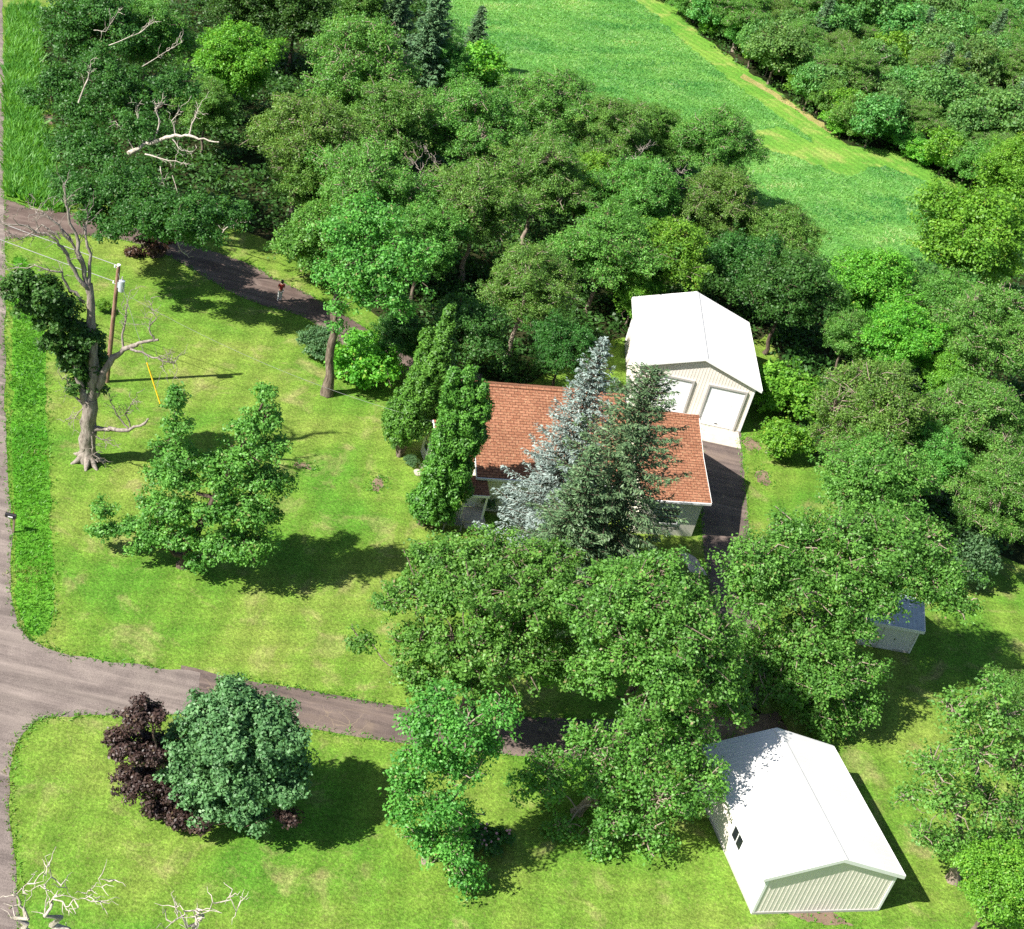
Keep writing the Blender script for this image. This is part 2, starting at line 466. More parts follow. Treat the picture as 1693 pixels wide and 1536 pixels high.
for k_, (a_, z_) in enumerate((((1215, 1195, 2.0, 1.6, 3), .0135), ((1243, 735, .9, .7, 4), .0068), ((1262, 790, 1.0, .6, 6), .0068), ((1345, 1512, .45, 4.0, 8), .0035), ((78, 198, 1.2, .8, 9), .0035), ((500, 770, .35, 1.6, 12), .0035), ((625, 800, .9, .4, 13), .0035))):
    PATCH.append(blob(*a_)); sheet('dirt_patch', PATCH[-1], z_, MT['dirt'])

sheet('path', outline([(1120, 905), (1150, 922), (1170, 952), (1140, 945)], .05, .3, 33), .0095, MT['concrete'])
def in_any(P, polys):
    c = np.zeros(len(P), bool)
    for q in polys: c |= inpoly(P, q)
    return c
def scatter(poly, n, seed, clear=()):
    rng = np.random.default_rng(seed)
    A = np.array(poly)
    lo, hi = A.min(0), A.max(0)
    P = lo + rng.random((n * 4, 2)) * (hi - lo)
    P = P[inpoly(P, poly)]
    for q in clear: P = P[~inpoly(P, q)]
    return P[:n], rng
def blades(name, P, rng, h, w, mat, per=3, lean=.35, label=None, cat=None):
    n = len(P) * per
    B = np.repeat(P, per, 0) + rng.normal(size=(n, 2)) * w * 1.2
    H = h * (.5 + rng.random(n) ** 1.5 * .9)
    a = rng.random(n) * 2 * math.pi
    side = np.stack([np.cos(a), np.sin(a)], 1) * (w * (.5 + .6 * rng.random(n)))[:, None]
    tip = B + rng.normal(size=(n, 2)) * (H * lean)[:, None]
    V = np.zeros((n, 3, 3))
    V[:, 0, :2] = B - side; V[:, 1, :2] = B + side; V[:, 2, :2] = tip; V[:, 2, 2] = H
    c, s_ = math.cos(-.55), math.sin(-.55)
    big = np.array([.5 + .55 * mnoise.noise(Vector(((c * p[0] - s_ * p[1]) * .035, (s_ * p[0] + c * p[1]) * .16, 3))) + .45 * mnoise.noise(Vector(((c * p[0] - s_ * p[1]) * .15, (s_ * p[0] + c * p[1]) * .5, 7))) for p in P])
    col = np.clip(np.repeat((big - .5) * 1.1 + .4 + rng.random(len(P)) * .2, per) + rng.normal(size=n) * .13, 0, 1)
    o = link(name, np_mesh(name, V.reshape(-1, 3), np.arange(n * 3).reshape(-1, 3), col), mat)
    return tag(o, label, cat, kind='stuff')
P, rng = scatter(VERGE_P, 9000, 1)
P = P + rng.normal(size=P.shape) * .22
blades('tall_grass', P, rng, .16, .04, MT['fringe'], 3, .5, 'bright tall grass strip along the gravel road', 'grass')
WEEDS = outline([(12, 20), (62, 10), (66, 120), (60, 190), (80, 250), (110, 330), (100, 352), (60, 340), (12, 322)], .2, .6, 31)
P, rng = scatter(WEEDS, 7000, 2)
blades('roadside_weeds', P, rng, .8, .14, MT['weed'], 4, .5, 'lush bright green weeds between road and dark trees', 'weeds')
P, rng = scatter(FIELD_P, 60000, 3, [MARGIN_P, EDGE_P])
blades('field_crop', P, rng, .2, .07, MT['crop'], 2, .8, 'blue green grass crop covering the open field', 'crop')
# grass creeping over the edges of road and drives
E = []
rng = np.random.default_rng(5)
for poly in (ROAD_P, DRIVE_P, UPPER_P):
    A = np.array(poly)
    for k in range(7): E.append(A + rng.normal(size=A.shape) * .16)
E = np.concatenate(E)
E = E[(E[:, 1] < 130) & (E[:, 1] > 30) & (abs(E[:, 0]) < 70)]
PE = np.concatenate([np.array(q) for q in PATCH])
PE = PE + rng.normal(size=PE.shape) * .25
E = np.concatenate([E, PE[::2]])
inside = inpoly(E, ROAD_P).astype(int) + inpoly(E, DRIVE_P) + inpoly(E, UPPER_P)
ja, jb = at(300, 1092), at(345, 1192)
jm = (E[:, 0] > min(ja[0], jb[0]) - .6) & (E[:, 0] < max(ja[0], jb[0]) + .6) & (E[:, 1] > min(ja[1], jb[1]) - .2) & (E[:, 1] < max(ja[1], jb[1]) + .2)
E = E[(inside < 2) & ~jm]
blades('edge_grass', E, rng, .14, .04, MT['fringe'], 3, .6, 'ragged grass along the edges of the road and driveways', 'grass')
# ------------------------------------------------------------------ buildings
def slab(mb, pts, th):
    mb.hexa([(p[0], p[1], p[2] - th) for p in pts], pts)
def pole_building(name, label, cat, loc, rz, Wd, L, he, hr, ov, door_spans=(), door_h=3.0, ovg=None, wallmat='beigemetal', roofmat='whitemetal', rib=.23, ribd=.012):
    root = tag(empty(name, loc, rz), label, cat)
    h = Wd / 2
    zr = lambda x: hr - (hr - he) * abs(x) / h
    mb = MB()
    mb.hexa([(-h, 0, 0), (h, 0, 0), (h, 0, he), (0, 0, hr), (-h, 0, he)], [(-h, L, 0), (h, L, 0), (h, L, he), (0, L, hr), (-h, L, he)])
    x = -h + rib / 2
    while x < h:
        for y0, y1 in ((-ribd, .004), (L - .004, L + ribd)):
            z0 = .1
            if y0 < 0:
                for a, b in door_spans:
                    if a - .12 < x < b + .12: z0 = door_h + .14
            z1 = zr(abs(x) + .02) - .02
            for xa, xb in ((x - .03, x + .03),):
                mb.hexa([(xa, y0, z0), (xb, y0, z0), (xb, y1, z0), (xa, y1, z0)], [(xa, y0, z1), (xb, y0, z1), (xb, y1, z1), (xa, y1, z1)])
        x += rib
    y = rib / 2
    while y < L:
        for x0, x1 in ((-h - ribd, -h + .004), (h - .004, h + ribd)): mb.box(x0, x1, y - .03, y + .03, .1, he - .05)
        y += rib
    mb.build('wall', MT[wallmat], root)
    for sx in (-1, 1):                                    # corner and base trim
        for yy in (0, L):
            mb = MB(); mb.box(sx * h - .07, sx * h + .07, yy - .035 if yy == 0 else yy - .07, yy + .07 if yy == 0 else yy + .035, .05, he - .03)
            mb.build('corner_trim', MT['trim'], root)
    mb = MB()
    mb.box(-h - .03, h + .03, -.045, L + .045, 0, .14)
    mb.build('base_trim', MT['greytrim'], root)
    og = ov if ovg is None else ovg
    e = h + ov
    ze = zr(e) + .14
    zt = hr + .14
    mb = MB()
    for s in (-1, 1):
        slab(mb, [(0, -og, zt), (s * e, -og, ze), (s * e, L + og, ze), (0, L + og, zt)], .1)
        yy = -og + .12
        while yy < L + og - .05:
            mb.hexa([(0, yy, zt - .01), (s * e, yy, ze - .01), (s * e, yy + .05, ze - .01), (0, yy + .05, zt - .01)],
                    [(0, yy + .01, zt + .018), (s * e, yy + .01, ze + .018), (s * e, yy + .04, ze + .018), (0, yy + .04, zt + .018)])
            yy += .3
    roof = mb.build('roof', MT[roofmat], root)
    mb = MB()
    for s in (-1, 1): slab(mb, [(0, -og - .02, zt + .05), (s * .17, -og - .02, zt + .05 - .17 * (hr - he) / h), (s * .17, L + og + .02, zt + .05 - .17 * (hr - he) / h), (0, L + og + .02, zt + .05)], .03)
    mb.build('ridge_cap', MT[roofmat], roof)
    mb = MB()
    for s in (-1, 1):
        for yy in (-og - .045, L + og + .005):
            mb.hexa([(0, yy, zt - .2), (s * e, yy, ze - .2), (s * e, yy + .04, ze - .2), (0, yy + .04, zt - .2)], [(0, yy, zt + .025), (s * e, yy, ze + .025), (s * e, yy + .04, ze + .025), (0, yy + .04, zt + .025)])
        mb.box(*sorted((s * (e + .004), s * (e + .035))), -og, L + og, ze - .2, ze + .015)
    mb.build('fascia', MT['trim'], roof)
    return root
def overhead_door(root, x0, x1, h, y=0.):
    mb = MB()
    n = 5
    for k in range(n): mb.box(x0, x1, y - .035, y + .02, h * k / n + .012, h * (k + 1) / n - .004)
    d = mb.build('garage_door', MT['door'], root)
    mb = MB()
    for xa, xb in ((x0 - .14, x0 - .003), (x1 + .003, x1 + .14)): mb.box(xa, xb, y - .13, y + .03, .0, h + .003)
    mb.box(x0 - .14, x1 + .14, y - .13, y + .03, h + .005, h + .14)
    mb.build('door_frame', MT['greytrim'], d)
    mb = MB()
    mb.box((x0 + x1) / 2 - .12, (x0 + x1) / 2 + .12, y - .07, y - .036, .32, .37)
    mb.build('handle', MT['black'], d)
    return d

GL = (20.1945, 96.52, 0)
gar = pole_building('garage', 'beige metal garage with white roof and two white overhead doors beside the trees', 'garage', GL, .0181, 8.31, 9.95, 3.93, 5.37, .467, ovg=.26, door_spans=
                    ((1.0, 3.6), (-2.9, -.3)), door_h=3.3)
overhead_door(gar, 1.0, 3.6, 3.3)
overhead_door(gar, -2.9, -.3, 3.3)
mb = MB(); mb.box(.75, 4.1, -2.3, -.06, -.05, .045); mb.box(-3.1, .747, -2.3, -.06, -.05, .042)
mb.build('concrete_apron', MT['concrete'], gar)

BL = (24.9642 + .15 * math.sin(.30132), 52.2749 - .15 * math.cos(.30132), 0)
barn = pole_building('pole_barn', 'white roofed metal pole barn with ribbed beige gable on the lower lawn', 'barn', BL, .30132, 6.8213, 8.3144, 2.71, 3.89, .367, ovg=.13, rib=.235, ribd=.009)
h = 6.8213 / 2
mb = MB()
for y0 in (2.75, 3.3): mb.box(-h - .022, -h - .002, y0, y0 + .5, 1.25, 2.15)
w = mb.build('window', MT['glass'], barn)
mb = MB()
for y0, y1, z0, z1 in ((2.68, 2.75, 1.18, 2.22), (3.8, 3.87, 1.18, 2.22), (3.25, 3.3, 1.25, 2.15), (2.75, 3.8, 1.18, 1.249), (2.75, 3.8, 2.151, 2.22)): mb.box(-h - .05, -h - .003, y0, y1, z0, z1)
mb.build('window_frame', MT['trim'], w)

# the farmhouse, in its own frame: x along the front eave, y away from the camera
HY = math.radians(16.)
HO = (5.4, 78.8, 0)
house = tag(empty('farmhouse', HO, HY), 'cream sided farmhouse with brown shingle roof behind the tall spruces', 'house')
OVE = .4
def gable_roof(mb, x0, x1, prof, th=.16):
    """roof planes along x from profile points (y, z)"""
    for (y0, z0), (y1, z1) in zip(prof, prof[1:]):
        slab(mb, [(x0, y0, z0), (x1, y0, z0), (x1, y1, z1), (x0, y1, z1)], th)
def gable_walls(mb, x0, x1, prof, inset=OVE, drop=.17):
    y0, y1 = prof[0][0] + inset, prof[-1][0] - inset
    def z(y):
        for (a, za), (b, zb) in zip(prof, prof[1:]):
            if a <= y <= b: return za + (zb - za) * (y - a) / (b - a)
    ys = [y0] + [p[0] for p in prof[1:-1]] + [y1]
    a = [(x0, y, z(y) - drop) for y in ys] + [(x0, y1, 0), (x0, y0, 0)]
    b = [(x1, y, z(y) - drop) for y in ys] + [(x1, y1, 0), (x1, y0, 0)]
    mb.hexa(a, b)
PM = [(0, 2.9), (5.8, 6.2), (11.4, 3.0)]
PR = [(-1.5, 3.06), (1.5, 4.5), (4.0, 6.12), (9.2, 3.1)]
PL = [(1.7, 2.5), (4.4, 4.0), (7.1, 2.5)]
mb = MB()
gable_walls(mb, .3, 10.9, PM); gable_walls(mb, 10.903, 15.0, PR); gable_walls(mb, -1.9, .297, PL)
mb.build('wall', MT['siding'], house)
mb = MB()
gable_roof(mb, 0, 10.6, PM); gable_roof(mb, 10.603, 15.3, PR); gable_roof(mb, -2.2, .25, PL)
roof = mb.build('roof', MT['shingle'], house)
mb = MB()
for x0, x1, (y, z), sl in ((-.03, 10.6, PM[1], .57), (10.61, 15.33, PR[2], .62), (-2.23, .2, PL[1], .56)):
    for s in (-1, 1): slab(mb, [(x0, y, z + .05), (x1, y, z + .05), (x1, y + s * .17, z + .05 - .17 * sl), (x0, y + s * .17, z + .05 - .17 * sl)], .03)
mb.build('ridge_cap', MT['shingle'], roof)
mb = MB()
mb.box(0, 10.6, -.09, -.003, 2.72, 2.87); mb.box(10.61, 15.3, -1.59, -1.503, 2.88, 3.03); mb.box(-2.2, -.01, 1.61, 1.697, 2.32, 2.47)
mb.build('gutter', MT['trim'], roof)
for x, prof in ((-.035, PM), (15.303, PR), (-2.235, PL)):
    mb = MB()
    for (y0, z0), (y1, z1) in zip(prof, prof[1:]):
        mb.hexa([(x, y0, z0 - .2), (x + .03, y0, z0 - .2), (x + .03, y1, z1 - .2), (x, y1, z1 - .2)], [(x, y0, z0 + .012), (x + .03, y0, z0 + .012), (x + .03, y1, z1 + .012), (x, y1, z1 + .012)])
    mb.build('rake_board', MT['trim'], roof)
def house_window(x0, x1, z0, z1, y, side=None):
    mb = MB()
    if side is None: mb.box(x0, x1, y - .03, y + .01, z0, z1)
    else: mb.box(side - .03, side + .01, x0, x1, z0, z1)
    w = mb.build('window', MT['glass'], house)
    mb = MB()
    f = .09
    for a, b, c, d in ((x0 - f, x0, z0 - f, z1 + f), (x1, x1 + f, z0 - f, z1 + f), (x0, x1, z0 - f, z0 - .001), (x0, x1, z1 + .001, z1 + f), (x0, x1, (z0 + z1) / 2 - .025, (z0 + z1) / 2 + .025)):
        if side is None: mb.box(a, b, y - .06, y + .005, c, d)
        else: mb.box(side - .06, side + .005, a, b, c, d)
    mb.build('window_frame', MT['trim'], w)
house_window(2.1, 3.0, .95, 2.1, OVE - .002)
house_window(5.2, 6.4, .95, 2.1, OVE - .002)
house_window(8.2, 9.1, .95, 2.1, OVE - .002)
house_window(12.2, 13.6, 1.0, 2.2, -1.1 - .002)
house_window(2.6, 3.4, .9, 2.0, 0, side=-1.902)
house_window(5.2, 6.0, .9, 2.0, 0, side=-1.902)
# entry porch: roof on posts, door, concrete step, railing
mb = MB()
slab(mb, [(-.9, -1.1, 2.3), (.75, -1.1, 2.3), (.75, .38, 2.72), (-.9, .38, 2.72)], .14)
pr = mb.build('porch_roof', MT['shingle'], house)
mb = MB(); mb.box(-.92, .77, -1.15, -1.103, 2.12, 2.28)
mb.build('fascia', MT['trim'], pr)
for x in (-.8, .62):
    mb = MB(); mb.box(x, x + .11, -1.0, -.89, .3, 2.2)
    mb.build('porch_post', MT['trim'], house)
mb = MB(); mb.box(-.35, .5, .36, .42, .32, 2.3)
d = mb.build('door', MT['white'], house)
mb = MB(); mb.box(.36, .42, .32, .358, 1.2, 1.26)
mb.build('handle', MT['steel'], d)
mb = MB(); mb.box(-1.0, .9, -1.2, .35, 0, .3); mb.box(-.5, .6, -1.55, -1.203, 0, .15)
mb.build('step', MT['concrete'], house)
mb = MB()
for k in range(9): mb.box(-2.0 + k * .14, -1.93 + k * .14, -1.9, -1.1, .42, .47)
mb.build('slat_seat', MT['rail'], tag(empty('garden_bench', (0, 0, 0)), 'grey slatted bench in the shade before the farmhouse porch', 'bench'))
bench = bpy.data.objects['garden_bench']
bench.location = house.matrix_basis @ Vector((0, 0, 0)); bench.rotation_euler = (0, 0, HY)
mb = MB()
for k in range(9): mb.box(-2.0 + k * .14, -1.93 + k * .14, -1.1, -1.05, .5, .95)
mb.box(-2.02, -.74, -1.1, -1.04, .952, 1.0)
mb.build('backrest', MT['rail'], bench)
for x in (-1.98, -.86):
    for y in (-1.88, -1.16):
        mb = MB(); mb.box(x, x + .07, y, y + .07, 0, .418)
        mb.build('leg', MT['rail'], bench)

SB = at(1502, 1080)
shed = pole_building('garden_shed', 'small white shed with blue grey roof under the big right hand oak', 'shed', (SB[0] - .1, SB[1] + 1.5, 0), math.radians(94), 3.0, 3.2, 1.95, 2.75, .2, roofmat='shedroof', wallmat='whitemetal', rib=.3, ribd=.008)
mb = MB(); mb.box(-1.545, -1.512, 1.1, 2.1, .05, 1.75)
d = mb.build('door', MT['whitemetal'], shed)
mb = MB(); mb.box(-1.575, -1.546, 1.2, 1.26, .85, .95)
mb.build('handle', MT['black'], d)
# ------------------------------------------------------------------ trees
def leaves_mesh(name, lobes, seed, leaf=.3, clump=.55, per=70, dens=1., up=.7, aspect=.62, inner=.25, flat=.75, rough=.9):
    """many small leaf faces gathered in clumps over the lobes of a crown; returns mesh and clump centres"""
    rng = np.random.default_rng(seed)
    L = np.array([(*l[:3], *(l[3:6] if len(l) >= 6 else (l[3],) * 3)) for l in lobes], float)
    CC, OUT, LOB = [], [], []
    for i, l in enumerate(L):
        rm = (l[3] * l[4] * l[5]) ** (1 / 3)
        n = max(5, int(dens * 4 * math.pi * rm ** 2 / (clump * 1.25) ** 2))
        d = rng.normal(size=(n, 3)); d /= np.linalg.norm(d, axis=1)[:, None]
        d[:, 2] = np.where(d[:, 2] < -.35, -d[:, 2] * .6, d[:, 2])
        lump = 1 + .22 * np.sin(d[:, 0] * 3.1 + i * 1.7) * np.sin(d[:, 1] * 3.7 + i) + .16 * np.sin(d[:, 2] * 5 + d[:, 0] * 4 + i * 2.3)
        r = np.where(rng.random(n) < inner, rng.uniform(.3, .85, n), rng.normal(.97, .17, n).clip(.6, 1.4) * lump)
        c = l[:3] + d * r[:, None] * l[3:6]
        keep = np.ones(n, bool)
        for j, q in enumerate(L):
            if j != i: keep &= np.linalg.norm((c - q[:3]) / q[3:6], axis=1) > .62
        keep &= c[:, 2] > .15
        CC.append(c[keep]); OUT.append(d[keep]); LOB.append(np.full(keep.sum(), i))
    CC, OUT, LOB = np.concatenate(CC), np.concatenate(OUT), np.concatenate(LOB)
    nc = len(CC)
    cs = rng.uniform(.65, 1.35, nc)
    npc = np.maximum(6, (per * cs ** 2 * rng.uniform(.6, 1.3, nc)).astype(int))
    idx = np.repeat(np.arange(nc), npc)
    N = len(idx)
    g = rng.normal(size=(N, 3))
    g /= np.linalg.norm(g, axis=1)[:, None]
    g *= (rng.random(N) ** .45)[:, None] * (clump * cs[idx])[:, None]
    g[:, 2] *= flat
    P = CC[idx] + g
    nrm = OUT[idx] * .45 + g / (clump + 1e-6) * .45 + np.array([0, 0, up]) + rng.normal(size=(N, 3)) * rough * .62
    nrm /= np.linalg.norm(nrm, axis=1)[:, None]
    a = rng.normal(size=(N, 3))
    u = np.cross(nrm, a); u /= np.linalg.norm(u, axis=1)[:, None] + 1e-9
    v = np.cross(nrm, u)
    s = leaf * rng.uniform(.6, 1.25, N)[:, None]
    V = np.stack([P - u * s * .5, P - v * s * .5 * aspect + u * s * .05, P + u * s * .5, P + v * s * .5 * aspect + u * s * .05], 1)
    V[:, 1] += nrm * s * .1; V[:, 3] += nrm * s * .1
    V[..., 2] = np.maximum(V[..., 2], .02)
    ct = rng.random(nc)
    col = np.clip(ct[idx] * .55 + rng.random(N) * .45 + (rng.random(N) < .02) * .5, 0, 1)
    return np_mesh(name, V.reshape(-1, 3), np.arange(N * 4).reshape(-1, 4), col), CC, LOB, L

def skeleton(lobes, CC, LOB, tr, seed, base=(0, 0, 0), fork=None, twigs=.35, lean=(0, 0), twr=.035, stems=1):
    """trunk, limbs to each lobe, twigs to some of the clumps"""
    rng = np.random.default_rng(seed + 77)
    C = np.array([l[:3] for l in lobes], float)
    zmin = C[:, 2].min()
    fz = fork if fork else max(.8, min(zmin * .8, C[:, 2].max() * .35))
    cx, cy = C[:, 0].mean() * .3 + lean[0], C[:, 1].mean() * .3 + lean[1]
    top = np.array([cx, cy, fz])
    base = np.array(base, float)
    T = []
    tp = bend(base, top, rng, 6, .05)
    tr_r = np.linspace(tr, tr * .72, 6); tr_r[0] = tr * 1.45
    T.append((tp, tr_r))
    nodes = [(top, tr * .68)]
    lead = C[np.argmax(C[:, 2])]
    lp = bend(top, lead, rng, 6, .08)
    T.append((lp, np.linspace(tr * .68, .05, 6)))
    for k in range(1, 6): nodes.append((lp[k], tr * .68 * (1 - k / 6.5)))
    for i in np.argsort(np.linalg.norm(C - top, axis=1)):
        c = C[i]
        if np.allclose(c, lead): continue
        best = min(nodes, key=lambda q: np.linalg.norm(c - q[0]) + max(0, q[0][2] - c[2]) * 1.6)
        r0 = min(best[1] * .8, tr * .55)
        p = bend(best[0], c, rng, 6, .16)
        T.append((p, np.linspace(r0, max(.035, r0 * .35), 6)))
        for k in (2, 3, 4, 5): nodes.append((p[k], r0 * (1 - .13 * k)))
    for k in range(len(CC)):
        if rng.random() < twigs:
            c = C[LOB[k]]
            s = c + (CC[k] - c) * rng.uniform(0, .3)
            e = c + (CC[k] - c) * rng.uniform(.85, 1.18)
            T.append((bend(s, e, rng, 4, .2), np.linspace(twr, twr * .4, 4)))
    return T

def tree(name, lobes, seed, leafm, barkm='bark', tr=.3, loc=(0, 0, 0), fork=None, twigs=.35, lean=(0, 0), label=None, cat='tree', group=None, twr=.035, extra=None, sides=6, **kw):
    root = tag(empty(name, loc), label, cat, group)
    if kw.pop('airy', True):
        kw['per'] = kw.get('per', 70) * .42; kw['clump'] = kw.get('clump', .5) * 1.12; kw['dens'] = kw.get('dens', 1.) * 1.2
        kw['rough'] = 1.15
    me, CC, LOB, L = leaves_mesh('crown', lobes, seed, **kw)
    T = skeleton(lobes, CC, LOB, tr, seed, fork=fork, twigs=twigs, lean=lean, twr=twr)
    link('trunk', tubes_mesh('trunk', T, sides), MT[barkm], root)
    link('crown', me, MT[leafm], root)
    return root
def auto_lobes(R, H, seed, n=12, cb=.28, rr=(.36, .5), top=1.):
    rng = np.random.default_rng(seed)
    zc, hz = H * (1 + cb) / 2, H * (1 - cb) / 2
    out = []
    ga = math.pi * (3 - 5 ** .5)
    for i in range(n):
        z = 1 - 2 * (i + .5) / n
        z = z * .96 + rng.normal() * .08
        z = max(-.95, min(.97, z))
        q = math.sqrt(max(0, 1 - z * z)); a = i * ga + rng.normal() * .25
        s = rng.uniform(.5, .85)
        r = R * rng.uniform(*rr) * rng.uniform(.75, 1.2)
        taper = 1. if z < .2 else 1 - .15 * (z - .2)
        out.append((math.cos(a) * q * R * s * taper, math.sin(a) * q * R * s * taper, zc + z * hz * .66, r, r, r * .85))
    out.append((rng.normal() * .1 * R, rng.normal() * .1 * R, zc + .05 * hz, R * .5, R * .5, R * .45))
    return out
def plobes(base, spec, dmul=1.):
    """lobes given as (photo x, photo y, radius m, metres behind the trunk's distance), in the tree's own frame"""
    b = np.asarray(base)
    out = []
    for s in spec:
        px, py, r = s[:3]
        dd = s[3] if len(s) > 3 else 0
        p = aty(px, py, b[1] + dd)
        r *= .87
        k = s[4] if len(s) > 4 else .85
        out.append((p[0] - b[0], p[1] - b[1], max(r * .6, p[2]), r, r, r * k))
    return out

# --- prototypes for the woods, each kind several crowns
PROTO = {}
def proto(kind, i, name, leafm, barkm, R, H, seed, n, **kw):
    lk = {k: kw.pop(k) for k in ('cb', 'rr') if k in kw}
    t = tree(name, auto_lobes(R, H, seed, n, **lk), seed, leafm, barkm, **kw)
    PROTO.setdefault(kind, []).append([t, R, H, False])
for i in range(4): proto('walnut', i, 'walnut_tree', 'walnut', 'palebark', 5.2, 13, 100 + i, 19, rr=(.25, .37), tr=.28, twigs=.55, leaf=.18, clump=.42, per=84, dens=.9, inner=.25, twr=.055)
for i in range(3): proto('leafy', i, 'leafy_tree', 'oak', 'bark', 4.6, 11.5, 200 + i, 14, rr=(.32, .46), tr=.24, leaf=.2, clump=.42, per=84, dens=.95)
for i in range(3): proto('maple', i, 'maple_tree', 'maple', 'bark', 4.2, 10, 300 + i, 13, rr=(.34, .46), tr=.2, leaf=.23, clump=.42, per=76, dens=1.0, twigs=.15)
for i in range(2): proto('dark', i, 'dark_tree', 'dark', 'darkbark', 4.8, 12, 400 + i, 13, rr=(.34, .48), tr=.26, leaf=.28, clump=.55, per=66)
for i in range(2): proto('shrub', i, 'leafy_shrub', 'maple', 'bark', 2.6, 4.2, 500 + i, 10, cb=.05, rr=(.38, .5), tr=.07, leaf=.3, clump=.42, per=46, twigs=.15, fork=.5)
for i in range(2): proto('bush', i, 'bushy_tree', 'oak', 'bark', 3.2, 6.2, 540 + i, 13, cb=.04, rr=(.34, .48), tr=.12, leaf=.2, clump=.42, per=84, dens=1.0, fork=.6)
for i in range(2): proto('greyshrub', i, 'grey_green_shrub', 'grey', 'bark', 2.4, 4.2, 520 + i, 10, cb=.05, rr=(.38, .5), tr=.07, leaf=.26, clump=.42, per=52, twigs=.15, fork=.5)
for i in range(4): proto('far', i, 'wood_tree', 'far', 'bark', 3.6, 8.5, 600 + i, 11, rr=(.33, .5), tr=.16, leaf=.36, clump=.55, per=40, twigs=.25, cb=.2)
for i in range(2): proto('farbright', i, 'bright_wood_tree', 'maple', 'bark', 3.2, 7, 640 + i, 10, rr=(.33, .5), tr=.14, leaf=.36, clump=.52, per=40, twigs=.1, cb=.15)

def put(kind, base, s, sz=None, rz=0., label=None, group=None, pick=None, rng=random.Random(4)):
    L = PROTO[kind]
    e = L[(pick if pick is not None else rng.randrange(len(L))) % len(L)]
    o = e[0] if not e[3] else copy_tree(e[0])
    e[3] = True
    o.location = (float(base[0]), float(base[1]), 0)
    o.scale = (s, s, sz or s)
    o.rotation_euler = (0, 0, rz)
    for k in ('label', 'group'):
        if k in o: del o[k]
    tag(o, label, 'shrub' if 'shrub' in kind else 'tree', group)
    return o
def put_px(kind, px, py, rpx, label, hmul=1., group=None, pick=None, zf=.6):
    R, H = PROTO[kind][0][1:3]
    q = at(px, py, H * zf)
    rpx *= .9
    s = rpx / ppm(q) / R
    for _ in range(2):
        q = at(px, py, H * zf * s * hmul)
        s = rpx / ppm(q) / R
    rz = random.Random(int(px * 31 + py)).uniform(0, 6.28)
    return put(kind, q, s, s * hmul, rz, label, group, pick)
